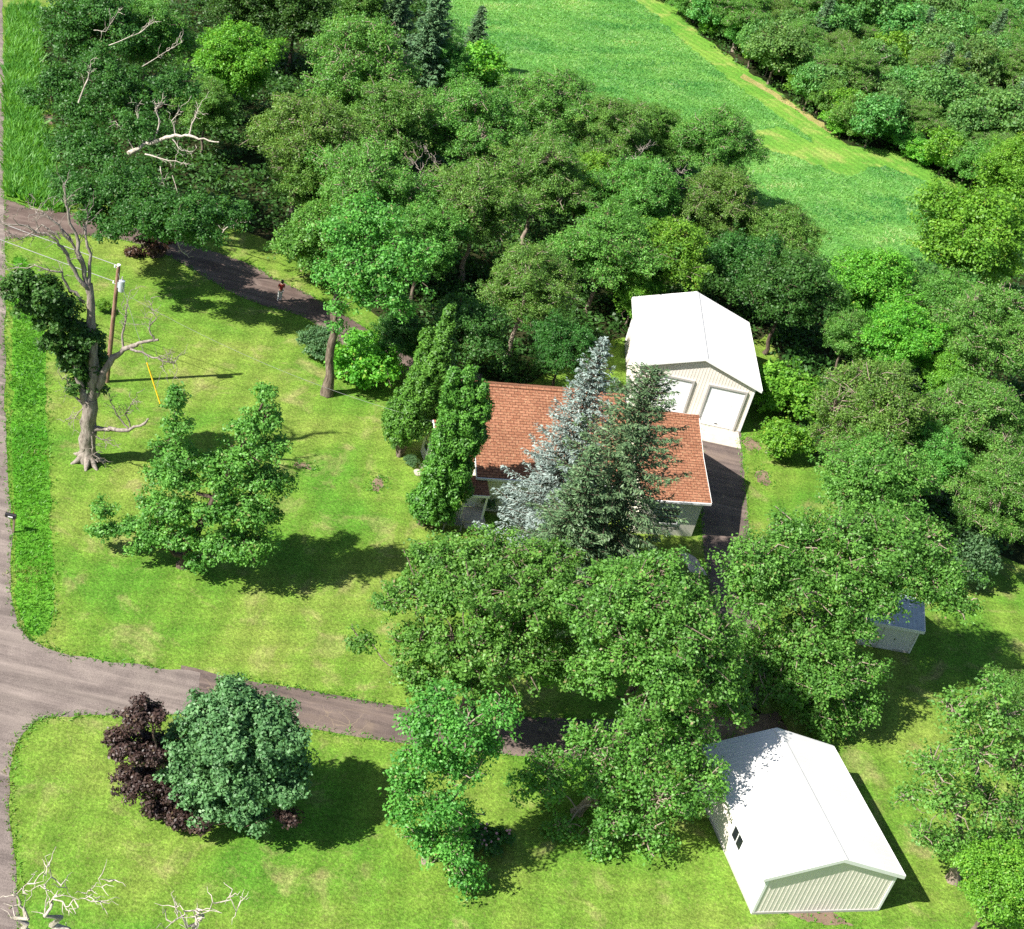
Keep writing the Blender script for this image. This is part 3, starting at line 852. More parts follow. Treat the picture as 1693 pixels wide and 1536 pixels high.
MIDW = [
 ('walnut', 590, 125, 118, 'broad olive green walnut tree, largest round crown of the upper wood'),
 ('walnut', 500, 235, 105, 'olive walnut tree just below the broad round crown of the upper wood'),
 ('walnut', 650, 215, 95, 'olive walnut tree right of the pale trunk in the upper wood'),
 ('maple', 385, 110, 80, 'bright green tree left of the broad olive crown in the upper wood'),
 ('leafy', 340, 185, 62, 'mid green tree behind the dead pale boughs of the dark oak'),
 ('dark', 150, 60, 88, 'dark green tree at the upper left above the tall weeds'),
 ('leafy', 245, 60, 75, 'leafy tree between the upper left dark tree and the bright green tree'),
 ('dark', 490, 25, 75, 'dark shaded tree behind the top edge of the broad olive crown'),
 ('dark', 400, 20, 70, 'dark shaded tree behind the bright green tree at the top'),
 ('leafy', 595, 15, 60, 'leafy tree behind the broad olive crown beside the tall dark spruce'),
 ('shrub', 788, 105, 55, 'round bright green bush at the foot of the small spruce by the field'),
 ('leafy', 735, 110, 50, 'small leafy tree left of the round bush beside the field'),
 ('walnut', 775, 215, 100, 'olive walnut tree with pale limbs below the round bright bush'),
 ('walnut', 905, 180, 88, 'olive walnut tree on the field edge at the middle of the wood'),
 ('walnut', 1005, 225, 78, 'olive walnut tree second along the field edge'),
 ('leafy', 1080, 225, 62, 'green tree on the field edge behind the bare pale twigs'),
 ('walnut', 1185, 245, 82, 'olive walnut tree at the right end of the field edge'),
 ('walnut', 610, 320, 112, 'olive walnut tree in the middle of the wood above the red shirted person'),
 ('bush', 535, 395, 78, 'bushy green tree beside the upper driveway, foliage down to the grass'),
 ('leafy', 520, 300, 75, 'green tree between the dead boughs and the middle walnut'),
 ('leafy', 700, 400, 85, 'green tree in the wood right of the tall dark trunk'),
 ('walnut', 790, 345, 100, 'olive walnut tree in the wood above the farmhouse roof'),
 ('walnut', 890, 300, 95, 'olive walnut tree in the heart of the wood'),
 ('walnut', 870, 480, 92, 'olive walnut tree nearest behind the farmhouse ridge'),
 ('leafy', 1000, 415, 90, 'rich green tree left of the garage roof'),
 ('maple', 1050, 485, 52, 'small yellow green maple low against the left edge of the garage roof'),
 ('maple', 1092, 432, 80, 'yellow green maple overhanging the garage roof'),
 ('leafy', 1060, 330, 82, 'green tree under the bare pale twigs in the wood'),
 ('walnut', 1185, 345, 85, 'olive tree behind the garage beside the field'),
 ('maple', 960, 315, 66, 'yellow green tree in the heart of the wood'),
 ('leafy', 1285, 400, 70, 'green tree right of the garage on the field corner'),
 ('dark', 1300, 490, 82, 'dark shaded tree right of the garage roof'),
 ('dark', 1230, 440, 70, 'dark shaded tree behind the garage ridge'),
 ('dark', 770, 560, 78, 'dark shaded tree behind the tall arborvitae'),
 ('dark', 930, 580, 62, 'dark low tree right behind the farmhouse roof'),
 ('shrub', 605, 590, 62, 'bright green bush at the foot of the tall dark trunk'),
 ('greyshrub', 527, 565, 36, 'grey green bush left of the tall dark trunk'),
 ('dark', 660, 560, 55, 'dark green tree between the bush and the left arborvitae'),
 # right side
 ('maple', 1432, 478, 76, 'yellow green tree at the near end of the field'),
 ('maple', 1605, 400, 112, 'large lobed bright green maple right of the field'),
 ('maple', 1690, 285, 62, 'yellow green tree at the right edge above the large maple'),
 ('leafy', 1550, 510, 70, 'green tree between the dead bush and the large maple'),
 ('maple', 1480, 565, 74, 'yellow green tree right below the dead bush'),
 ('leafy', 1400, 560, 55, 'dark green tree left below the dead bush'),
 ('walnut', 1440, 690, 118, 'broad olive tree with a dark trunk in the right wood'),
 ('shrub', 1305, 645, 58, 'bright green round bush right of the garage'),
 ('shrub', 1300, 722, 46, 'lower bright green bush by the bare dirt patch right of the garage'),
 ('walnut', 1630, 560, 105, 'olive tree at the right edge below the large maple'),
 ('walnut', 1605, 710, 108, 'olive tree in the right wood beside the broad olive tree'),
 ('maple', 1570, 630, 56, 'small yellow green tree in the right wood'),
 ('leafy', 1440, 815, 112, 'green tree in front of the broad olive tree of the right wood'),
 ('walnut', 1650, 830, 98, 'olive tree at the right edge casting black shade on the grass'),
 ('greyshrub', 1600, 915, 58, 'blue green bush on the grass below the right wood'),
 ('maple', 1655, 1465, 88, 'bright green tree in the lower right corner'),
 ('leafy', 1690, 1165, 60, 'leafy tree cut by the right edge above the sparse oak'),
 ('leafy', 1530, 770, 80, 'green tree between the three olive trees of the right wood'),
]
for n, (k, x, y, r, lab) in enumerate(MIDW): put_px(k, x, y, r, lab, group='shrubs' if 'shrub' in k else 'trees of the near woods', pick=n)

# far wood: every tree a thing of its own
rng = np.random.default_rng(71)
fw = []
A = np.array(FARW_P)
tries = 0
while len(fw) < 250 and tries < 60000:
    tries += 1
    p = A.min(0) + rng.random(2) * (A.max(0) - A.min(0))
    if not inpoly(p[None], FARW_P)[0]: continue
    d = 2.7 + .010 * p[1]
    if all((p[0] - q[0]) ** 2 + (p[1] - q[1]) ** 2 > d * d for q in fw): fw.append(p)
for i, p in enumerate(fw):
    k = rng.random()
    s = rng.uniform(.62, 1.05)
    if k < .68: put('far', p, s, s * rng.uniform(.85, 1.15), rng.uniform(0, 6.28), 'mid green tree in the dense wood across the field', 'mid green trees across the field', pick=i)
    elif k < .88: put('farbright', p, s, s * rng.uniform(.85, 1.1), rng.uniform(0, 6.28), 'bright green tree in the dense wood across the field', 'bright green trees across the field', pick=i)
    else: put('walnut', p, s * .8, s * .62, rng.uniform(0, 6.28), 'olive green tree in the dense wood across the field', 'olive trees across the field', pick=i)

EDGE = [at(*q)[:2] for q in ((1085, -10), (1165, 52), (1235, 100), (1305, 152), (1400, 228), (1480, 243), (1545, 280), (1625, 335))]
ek = 0
for a_, b_ in zip(EDGE, EDGE[1:]):
    n_ = max(2, int(np.linalg.norm(b_ - a_) / 2.3))
    for k in range(n_):
        q = a_ + (b_ - a_) * (k + rng.random() * .8) / n_ + rng.normal(size=2) * .5
        put(('bush', 'shrub', 'bush', 'far')[ek % 4], q, rng.uniform(.5, .85), rng.uniform(.5, .85), rng.uniform(0, 6.28), 'low green growth on the far edge of the field', 'bushes along the far edge of the field', pick=ek)
        ek += 1
# undergrowth below the woods
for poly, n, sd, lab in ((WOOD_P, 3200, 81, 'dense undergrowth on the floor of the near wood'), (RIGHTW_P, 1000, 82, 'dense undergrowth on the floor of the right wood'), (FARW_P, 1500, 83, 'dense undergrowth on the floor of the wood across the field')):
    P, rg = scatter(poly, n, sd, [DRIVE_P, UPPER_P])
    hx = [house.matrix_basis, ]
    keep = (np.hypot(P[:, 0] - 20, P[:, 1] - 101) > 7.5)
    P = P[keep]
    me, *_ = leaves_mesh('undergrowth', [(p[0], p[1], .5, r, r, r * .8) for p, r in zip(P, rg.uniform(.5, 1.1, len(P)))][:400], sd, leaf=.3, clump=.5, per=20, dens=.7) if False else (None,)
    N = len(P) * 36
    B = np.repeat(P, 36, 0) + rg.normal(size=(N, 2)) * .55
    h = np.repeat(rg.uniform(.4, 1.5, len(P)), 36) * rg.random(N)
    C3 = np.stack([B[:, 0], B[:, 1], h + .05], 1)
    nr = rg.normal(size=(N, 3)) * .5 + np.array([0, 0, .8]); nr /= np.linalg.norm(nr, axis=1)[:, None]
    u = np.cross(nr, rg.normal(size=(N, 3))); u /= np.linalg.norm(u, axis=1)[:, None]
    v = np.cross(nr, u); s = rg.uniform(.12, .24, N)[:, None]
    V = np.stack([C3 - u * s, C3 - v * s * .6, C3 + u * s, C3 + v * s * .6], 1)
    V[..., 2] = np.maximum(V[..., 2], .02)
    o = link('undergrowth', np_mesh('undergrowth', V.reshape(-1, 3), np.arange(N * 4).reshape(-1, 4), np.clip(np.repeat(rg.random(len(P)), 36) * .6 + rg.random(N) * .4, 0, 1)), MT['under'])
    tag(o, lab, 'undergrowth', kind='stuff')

# --- trees that stand out, each with its own crown
def px_tree(name, basepx, spec, seed, leafm, label, tr=.35, barkm='bark', **kw):
    b = at(*basepx)
    return tree(name, plobes(b, spec), seed, leafm, barkm, tr=tr, loc=b, label=label, **kw)
OAKKW = dict(leaf=.19, clump=.37, per=92, dens=.88, inner=.22, twigs=.5, twr=.05)
px_tree('oak_tree', (770, 1180), [(730, 932, 1.8, 1), (815, 925, 2.0, 2), (900, 945, 2.0, 2), (700, 985, 1.9, -1), (780, 985, 2.3, -1), (870, 1000, 2.3, 0), (940, 1010, 1.6, 1), (690, 1070, 1.6, -2),
        (760, 1080, 2.0, -3), (850, 1090, 2.1, -2.5), (770, 1135, 1.3, -3), (690, 1125, 1.4, -3), (920, 1100, 1.6, -1), (597, 1062, .8, -1), (645, 1000, .8, -1), (845, 1040, 2, 1)], 11, 'oak',
        'big bright green oak before the farmhouse with a tuft reaching over the left lawn', tr=.42, fork=3., **OAKKW)
px_tree('oak_tree', (1005, 1265), [(1010, 972, 1.8, 2), (1085, 962, 1.9, 2), (1130, 1005, 1.9, 1), (1050, 1000, 2.2, 0), (990, 1030, 1.9, -1), (1110, 1060, 2.2, -1), (1180, 1060, 1.7, 1), (1040, 1090, 2.0, -2),
        (1170, 1130, 1.8, -1), (1210, 1170, 1.2, 0), (1100, 1140, 1.9, -3), (980, 1120, 1.4, -2), (1080, 1190, 1.5, -3), (1200, 1115, 1.3, 1)], 12, 'oak',
        'tall green oak in front of the dark spruce above the lower driveway', tr=.42, fork=3.2, **OAKKW)
px_tree('oak_tree', (952, 1345), [(905, 1280, 1.4, -.5), (970, 1235, 1.5, .5), (880, 1300, 1.2, -1), (1000, 1285, 1.5, 0), (1060, 1265, 1.6, .5), (1120, 1230, 1.6, 1), (1160, 1290, 1.4, .5), (1090, 1320, 1.4, -1),
        (1010, 1360, 1.3, -1.5), (1070, 1385, 1.3, -1.5), (985, 1410, .9, -2), (1140, 1330, 1.1, 0), (920, 1390, .8, -1.5), (1150, 1200, 1.2, 1.5), (1050, 1215, 1.1, 1)], 13, 'oak',
        'low spreading oak with pale trunk left of the pole barn', tr=.26, barkm='palebark', fork=1.6, leaf=.19, clump=.38, per=70, dens=.85, inner=.22, twigs=.55, twr=.05)
px_tree('elm_tree', (705, 1425), [(725, 1170, 1.3, 1), (690, 1200, 1.0, 0), (760, 1210, 1.3, 0), (700, 1255, 1.2, -.5), (745, 1275, 1.3, 0), (680, 1310, 1.0, -.5), (725, 1335, 1.2, -.5), (670, 1345, .8, -1),
        (770, 1350, .9, .5), (700, 1390, 1.1, -.5), (745, 1410, 1.1, -1), (770, 1455, .9, -1.2), (800, 1230, 1.0, 1), (830, 1190, 1.0, 1), (660, 1280, .6, -.5)], 14, 'oak',
        'slender open elm left of the low spreading oak, twigs showing', tr=.2, barkm='palebark', fork=2., leaf=.18, clump=.4, per=92, dens=.95, twigs=.7, inner=.35, twr=.045)
px_tree('oak_tree', (1285, 1145), [(1250, 930, 1.90, 0), (1320, 900, 2.02, 2), (1400, 890, 2.13, 3), (1470, 900, 1.90, 3), (1240, 1000, 1.46, -1), (1310, 980, 1.90, 0), (1390, 960, 2.35, 1), (1460, 950, 1.90, 2), (1550, 985, 1.57, 2),
        (1250, 1080, 1.90, -1), (1330, 1060, 2.13, -1), (1395, 1040, 1.90, 0), (1570, 950, 1.23, 3), (1290, 1130, 1.79, -2), (1370, 1120, 2.02, -2), (1415, 1110, 1.46, -1), (1210, 1130, 1.46, -2),
        (1415, 1170, 1.46, -2), (1440, 1000, 1.57, .5), (1495, 955, 1.79, 2), (1330, 940, 1.79, 1), (1340, 1180, 1.46, -2.5), (1590, 1000, 0.90, 2), (1520, 900, 1.57, 4), (1360, 1215, 1.12, -2.5), (1225, 960, 1.23, 0)], 15, 'oak',
        'wide spreading oak with torn pale limbs over the small shed', tr=.55, barkm='palebark', fork=2.8, leaf=.19, clump=.42, per=105, dens=1.0, twigs=.5, inner=.22, twr=.055)
px_tree('oak_tree', (1575, 1455), [(1580, 1180, 1.4, 1), (1650, 1190, 1.5, 2), (1540, 1270, 1.3, 0), (1610, 1250, 1.6, 0), (1680, 1270, 1.6, 1), (1560, 1330, 1.4, -1), (1630, 1330, 1.6, 0), (1690, 1350, 1.5, 0), (1545, 1390, 1.1, -1),
        (1600, 1400, 1.3, -1), (1670, 1420, 1.4, -1), (1720, 1300, 1.5, 1), (1500, 1320, .7, -1), (1520, 1375, .7, -1.5), (1640, 1135, .9, 2)], 16, 'walnut',
        'sparse oak at the right edge beside the pole barn, bare twigs showing', tr=.3, barkm='palebark', fork=2.2, leaf=.19, clump=.4, per=62, dens=.8, twigs=.75, inner=.3, twr=.045)
px_tree('cedar_tree', (303, 935), [(290, 662, .75, 0, 1.2), (293, 705, .7, 0, 1.2), (280, 745, 1.0, 0), (305, 760, .9, -.3), (270, 790, 1.1, 0), (300, 800, 1.1, -.5), (255, 840, 1.1, 0), (290, 850, 1.3, -.6), (250, 880, 1.0, -.5), (300, 895, 1.2, -1), (240, 900, .8, -.5),
        (440, 655, .7, 0, 1.2), (435, 695, 1.0, .2), (405, 715, 1.0, .2), (450, 745, 1.0, 0), (395, 765, 1.3, 0), (435, 800, 1.4, 0), (365, 800, 1.2, -.3), (405, 845, 1.5, -.3), (440, 860, 1.0, 0), (360, 850, 1.3, -.7), (390, 900, 1.4, -.7), (350, 905, 1.0, -1.2), (425, 905, 1.0, -.5), (340, 770, .9, 0),
        (165, 845, .7, -.2), (185, 880, .6, -.3), (160, 875, .6, -.3), (215, 870, .7, -.2), (320, 930, .7, -1)], 17, 'walnut',
        'ragged two topped tree in the middle of the left lawn', tr=.34, barkm='darkbark', fork=.8, leaf=.19, clump=.33, per=84, dens=1.0, twigs=.6, inner=.35, twr=.04)
px_tree('round_tree', (365, 1345), [(390, 1165, 1.2, .8), (340, 1185, 1.2, .5), (440, 1190, 1.2, .8), (310, 1235, 1.3, 0), (380, 1225, 1.6, -.4), (450, 1240, 1.5, 0), (480, 1265, 1.1, .3), (330, 1290, 1.3, -.5), (400, 1290, 1.6, -1.0), (465, 1300, 1.2, -.6),
        (350, 1335, 1.0, -1), (410, 1350, 1.0, -1.1), (300, 1270, 1.1, -.2), (380, 1140, .7, .9), (490, 1220, .7, .5)], 18, 'round',
        'dense round blue green tree by the lower driveway', tr=.2, leaf=.2, clump=.34, airy=False, per=46, dens=1.2, twigs=.06, inner=.2, fork=1.)
px_tree('purple_leaf_tree', (262, 1340), [(222, 1190, .7, .3), (252, 1180, .6, .4), (215, 1235, .9, 0), (255, 1240, .9, .3), (210, 1285, .8, 0), (245, 1295, 1.0, 0), (265, 1335, .8, -.3), (300, 1350, .7, -.6), (335, 1368, .45, -1.2), (195, 1215, .4, 0), (235, 1160, .35, .3), (478, 1352, .5, -.5), (300, 1310, .8, 0), (185, 1222, .3, 0)], 19, 'purple',
        'purple leaved tree crowded against the round blue green tree', tr=.1, barkm='darkbark', leaf=.17, clump=.3, airy=False, per=50, dens=1.3, twigs=.2, inner=.25, fork=.7, twr=.02)
px_tree('oak_tree', (258, 420), [(200, 150, 2.2, 4), (140, 190, 2.2, 2), (230, 215, 2.0, 1), (100, 150, 1.9, 4), (60, 165, 1.1, 2), (155, 255, 2.2, -1.5), (110, 305, 1.5, -6), (140, 330, 1.6, -8), (200, 320, 2.2, -6), (160, 360, 1.3, -8.5), (192, 383, 1.2, -9.5), (255, 345, 1.9, -8), (315, 350, 1.7, -8.5),
        (375, 360, 1.4, -7), (338, 393, 1.1, -10), (265, 385, 1.3, -10), (120, 240, 1.8, 0), (290, 150, 1.8, 4), (165, 110, 1.8, 5), (400, 352, .9, -6), (90, 130, 1.2, 4), (228, 362, 1.5, -10), (300, 375, 1.4, -10.5), (180, 285, 1.6, -3), (230, 300, 1.6, -4)], 20, 'dark',
        'dark spreading oak over the upper driveway with dead pale boughs', tr=.5, barkm='darkbark', fork=3.2, leaf=.2, clump=.46, per=170, dens=1.0, twigs=.3, inner=.25)
px_tree('tall_tree', (540, 652), [(575, 470, 1.3, -.5), (610, 440, 1.6, .5), (640, 480, 1.4, 0), (580, 420, 1.5, 1), (650, 420, 1.6, 1.5), (560, 510, .8, -.5), (540, 460, 1.1, 0), (610, 500, 1.1, -.5), (680, 460, 1.3, 1), (600, 380, 1.3, 2), (555, 540, .5, 0), (660, 510, 1.2, .5), (560, 385, 1.4, 1.5), (640, 365, 1.5, 2.5), (600, 345, 1.4, 3), (690, 420, 1.4, 1.5)], 21, 'leafy' if 'leafy' in MT else 'oak',
        'tall tree with a long bare dark trunk at the edge of the lawn', tr=.36, barkm='bark', fork=6.2, leaf=.22, clump=.42, per=66, twigs=.5, lean=(-.95, .1))

# --- arborvitae: upright sprays packed over tall lobes
def arborvitae(basepx, spec, seed, label):
    b = at(*basepx)
    root = tag(empty('arborvitae', b), label, 'tree', 'arborvitae by the farmhouse')
    lob = []
    for px, py, r in spec:
        p = aty(px, py, b[1]); r *= .72
        lob.append((p[0] - b[0], 0, p[2], r, r, r * 1.5))
        for s in (-1, 1): lob.append((p[0] - b[0], s * r * .5, p[2] - .2, r * .8, r * .8, r * 1.3))
    me, CC, LOB, L = leaves_mesh('foliage', lob, seed, leaf=.2, clump=.22, per=36, dens=1.1, up=.45, aspect=.5, inner=.12, flat=1.5, rough=.8)
    link('foliage', me, MT['thuja'], root)
    rg = np.random.default_rng(seed)
    T = []
    for k in range(4):
        e = lob[rg.integers(len(lob))]
        T.append((bend((rg.normal() * .18, rg.normal() * .18, 0), (e[0] * .6, e[1] * .6, max(2.5, e[2] * .7)), rg, 5, .06), np.linspace(.17, .05, 5)))
    link('trunk', tubes_mesh('trunk', T), MT['bark'], root)
    return root
arborvitae((660, 752), [(742, 520, .38), (737, 545, .62), (730, 575, .95), (705, 560, .55), (718, 600, 1.2), (698, 600, .7), (705, 635, 1.45), (738, 620, .8), (690, 665, 1.6), (725, 655, .9), (675, 695, 1.5), (700, 690, 1.2), (660, 715, 1.1), (655, 690, 1.0)], 31,
           'tall tapering arborvitae, the farther one left of the farmhouse roof')
arborvitae((702, 866), [(750, 622, .42), (776, 618, .4), (796, 645, .5), (748, 650, .65), (775, 650, .65), (794, 680, .75), (745, 690, .95), (772, 690, .95), (738, 730, 1.1), (770, 730, 1.1), (786, 720, .8), (730, 770, 1.2), (757, 775, 1.1), (722, 805, 1.25), (745, 810, 1.15), (712, 835, 1.2), (732, 838, 1.0), (695, 830, .8)], 32,
           'tall many topped arborvitae in front of the farmhouse porch')

# --- spruces: whorls of drooping boughs carrying needle sprays
def spruce(name, basepx, H, R, seed, leafm, label, levels=34, bpl=9, z0=.06, leaf=.42, power=.85, droop=.22, barkm='darkbark', dens=1., group=None, rscale=None):
    b = at(*basepx)
    root = tag(empty(name, b), label, 'tree', group)
    rg = np.random.default_rng(seed)
    C, D, T = [], [], []
    T.append((bend((0, 0, 0), (0, 0, H), rg, 8, .01), np.linspace(.3 * H / 15, .02, 8)))
    for l in range(levels):
        f = l / (levels - 1)
        z = H * (z0 + (1 - z0) * f ** .93)
        Lr = R * (1 - f) ** power + .16
        nb = max(4, int(bpl * (1 - .4 * f)))
        a0 = rg.uniform(0, 6.28)
        for k in range(nb):
            a = a0 + 2 * math.pi * k / nb + rg.normal() * .16
            ln = Lr * rg.uniform(.62, 1.18)
            n = max(3, int(ln / .17 * dens))
            t = np.linspace(.12, 1, n)
            dirv = np.array([math.cos(a), math.sin(a)])
            side = np.array([-dirv[1], dirv[0]])
            up = (1 - f) * -droop + f * .5
            zz = z + ln * (up * t + .16 * t ** 2)
            T.append((np.stack([dirv[0] * ln * t, dirv[1] * ln * t, zz], 1)[[0, n // 2, n - 1]], np.array([.045, .025, .01])))
            for j in range(n):
                wdt = .42 * ln * (1 - t[j]) * .55 + .16
                m_ = 9
                off = rg.uniform(-1, 1, m_) * wdt
                P = np.zeros((m_, 3))
                P[:, :2] = dirv * ln * t[j] + side * off[:, None] + rg.normal(size=(m_, 2)) * .06
                P[:, 2] = zz[j] - abs(off) * .25 - rg.random(m_) * .22 + .05
                C.append(P)
                dd = np.zeros((m_, 3)); dd[:, :2] = dirv + side * (np.sign(off) * .8)[:, None]; dd[:, 2] = -.25 + .3 * f + rg.normal(size=m_) * .3
                D.append(dd)
    C, D = np.concatenate(C), np.concatenate(D)
    N = len(C)
    D += rg.normal(size=D.shape) * .35; D /= np.linalg.norm(D, axis=1)[:, None]
    nr = np.array([0, 0, 1.]) + rg.normal(size=(N, 3)) * .55
    v = np.cross(nr, D); v /= np.linalg.norm(v, axis=1)[:, None]
    s = leaf * rg.uniform(.6, 1.2, N)[:, None]
    C[:, 2] = np.maximum(C[:, 2], .2)
    V = np.stack([C - D * s * .5, C - v * s * .15, C + D * s * .5, C + v * s * .15], 1)
    link('foliage', np_mesh('foliage', V.reshape(-1, 3), np.arange(N * 4).reshape(-1, 4), np.clip(rg.random(N) * .75 + rg.random(N) * .25, 0, 1)), MT[leafm], root)
    link('trunk', tubes_mesh('trunk', T, 5), MT[barkm], root)
    return root
def hgt(basepx, toppx):
    b = at(*basepx); p = aty(*toppx, b[1]); return float(p[2]), float(p[0] - b[0])
def spruce_px(name, basepx, toppx, *a, **k):
    return spruce(name, basepx, hgt(basepx, toppx)[0], *a, **k)
spruce_px('blue_spruce', (882, 945), (1000, 562), 3.9, 41, 'blue', 'silvery blue spruce standing against the farmhouse roof', levels=38, leaf=.27)
spruce_px('spruce_tree', (955, 1000), (1090, 612), 5.0, 42, 'spruce', 'big dark green spruce before the right end of the farmhouse', levels=40, bpl=10, leaf=.28, power=.62)
spruce_px('spruce_tree', (893, 1025), (985, 740), 3.2, 43, 'spruce', 'shorter green spruce in front of the blue spruce', levels=30, leaf=.28)
spruce_px('spruce_tree', (690, 175), (722, -30), 3.2, 44, 'spruce', 'tall dark spruce at the top beside the field', levels=30, leaf=.5)
spruce_px('spruce_tree', (640, 110), (668, -40), 2.6, 45, 'spruce', 'dark spruce left of the tall one at the top', levels=26, leaf=.5)
fs = spruce('far_spruce', (1500, 120), 8.5, 2.0, 47, 'spruce', 'small dark spruce in the wood across the field', levels=20, leaf=.4, group='spruces across the field')
for k, q in enumerate(((1390, 60), (1560, 190), (1620, 120), (1300, 40), (1650, 250), (1450, 30), (1580, 60), (1340, 100), (1660, 40), (1520, 210))):
    c = copy_tree(fs); p = at(*q); c.location = (p[0], p[1], 0); s = .8 + .08 * (k % 5); c.scale = (s, s, s * 1.05); c.rotation_euler = (0, 0, k * 1.3)
spruce_px('spruce_tree', (775, 115), (800, 12), 1.7, 46, 'spruce', 'small pointed spruce above the round bright bush', levels=22, leaf=.4)

# --- dead wood: limbs drawn joint by joint, with random twigs
def dead_tubes(b, limbs, seed, twig=6, tl=.9):
    rg = np.random.default_rng(seed)
    b = np.asarray(b)
    T = []
    for pts, r0, r1, *dd in limbs:
        d0, d1 = dd if len(dd) == 2 else (0, 0)
        n = len(pts)
        P = np.array([aty(x, y, b[1] + d0 + (d1 - d0) * i / max(1, n - 1)) - b for i, (x, y) in enumerate(pts)])
        t = np.linspace(0, n - 1, (n - 1) * 3 + 1)
        Q = np.stack([np.interp(t, np.arange(n), P[:, k]) for k in range(3)], 1)
        Q[1:-1] += rg.normal(size=Q[1:-1].shape) * min(.06, r0 * .6)
        T.append((Q, np.linspace(r0, r1, len(Q)) * (rg.uniform(.86, 1.22, len(Q)) if r0 > .1 else 1)))
        if r0 < .16:
            for k in range(int(twig * len(pts) / 3)):
                i = rg.integers(len(Q) // 3, len(Q))
                d = rg.normal(size=3) * .7 + (Q[min(i + 1, len(Q) - 1)] - Q[max(0, i - 1)]) * 1.2 + np.array([0, 0, .25])
                d /= np.linalg.norm(d)
                L = tl * rg.uniform(.4, 1.1)
                q = bend(Q[i], Q[i] + d * L, rg, 4, .25)
                T.append((q, np.linspace(max(.018, r1 * .8), .008, 4)))
                d2 = d + rg.normal(size=3) * .6
                T.append((bend(q[2], q[2] + d2 / np.linalg.norm(d2) * L * .6, rg, 3, .2), np.linspace(.016, .007, 3)))
    return T
B0 = at(145, 762)
half = tag(empty('half_dead_oak', B0), 'half dead oak by the road, bare pale limbs above a slanting leafy side', 'tree')
limbs = [
 ([(144, 764), (145, 740), (147, 700), (148, 660)], .58, .42), ([(146, 665), (134, 640), (126, 600), (112, 560), (85, 520), (55, 490), (10, 468)], .3, .05, 0, -1),
 ([(149, 662), (153, 620), (153, 570), (150, 520), (146, 470)], .32, .22), ([(146, 472), (136, 430), (122, 385), (112, 345), (104, 308)], .15, .03), ([(147, 480), (130, 460), (110, 420), (90, 395), (45, 375), (0, 368)], .14, .03, 0, -1.5),
 ([(146, 470), (148, 420), (140, 380), (150, 345)], .12, .03, 0, .6), ([(140, 500), (115, 480), (100, 450), (60, 440), (15, 445)], .1, .02, 0, -1), ([(120, 400), (95, 370), (70, 350), (50, 345)], .08, .02, 0, .5), ([(138, 440), (118, 400), (85, 360), (60, 352)], .09, .02, 0, -.5),
 ([(100, 395), (70, 372), (35, 395), (5, 380)], .06, .02, -.5, -1), ([(75, 510), (45, 480), (0, 475)], .06, .02, -1, -1.5), ([(70, 505), (75, 490), (95, 485)], .05, .015, -.6, -.3),
 ([(150, 668), (162, 645), (172, 615), (186, 592), (205, 578), (232, 567), (262, 562)], .27, .07), ([(204, 580), (203, 550), (210, 515), (211, 496)], .08, .02, .2, .5), ([(215, 577), (245, 588), (267, 594), (272, 612)], .08, .02, -.2, -.4), ([(255, 564), (248, 545), (258, 525), (250, 505)], .06, .015, 0, .3), ([(262, 594), (285, 600), (292, 602)], .04, .015, -.4, -.4),
 ([(140, 672), (122, 655), (112, 635), (100, 622)], .1, .02, 0, -.5),
 ([(150, 715), (160, 708), (185, 711), (215, 710), (240, 700), (246, 692)], .2, .05), ([(212, 708), (195, 690), (186, 670), (178, 648)], .06, .015, 0, .2), ([(215, 705), (208, 685), (214, 672), (222, 660)], .05, .015, 0, -.2), ([(152, 720), (155, 740), (152, 755), (162, 764)], .06, .03, -.3, -.5), ([(158, 722), (172, 728), (185, 728)], .04, .015, -.3, -.5), ([(140, 668), (125, 690), (108, 694)], .04, .015, -.2, -.5)]
T = dead_tubes(B0, limbs, 51, 10, 1.0)
rg = np.random.default_rng(52)
for k in range(7):
    a = k * .9 + rg.random() * .4
    T.append((np.array([(math.cos(a) * .35, math.sin(a) * .35, .5), (math.cos(a) * .75, math.sin(a) * .75, .1), (math.cos(a) * 1.1, math.sin(a) * 1.1, -.05)]), np.array([.22, .16, .08])))
link('trunk', tubes_mesh('trunk', T, 10), MT['dead'], half)
me, *_ = leaves_mesh('foliage', plobes(B0, [(30, 468, .9, -1.2), (50, 490, 1.1, -1), (70, 480, .9, -1.2), (20, 480, .7, -1.4), (100, 515, 1.1, -.8), (135, 555, 1.0, -.3), (75, 495, 1.1, -1), (55, 515, .8, -1), (95, 535, .9, -.6), (120, 545, .9, -.4), (90, 565, .8, -.8), (115, 585, 1.0, -.4), (140, 570, .8, .8), (150, 560, .8, 1), (150, 590, .9, .8), (145, 605, .9, .5), (125, 615, .8, -.2), (145, 630, .9, .4), (120, 640, .5, -.3), (155, 640, .5, .3), (75, 535, .6, -1)]), 53, leaf=.24, clump=.4, per=58, dens=1.1, inner=.25)
link('foliage', me, MT['dark'], half)
oak = [o for o in bpy.data.objects if o.get('label', '').startswith('dark spreading oak')][0]
B1 = np.array(oak.location)
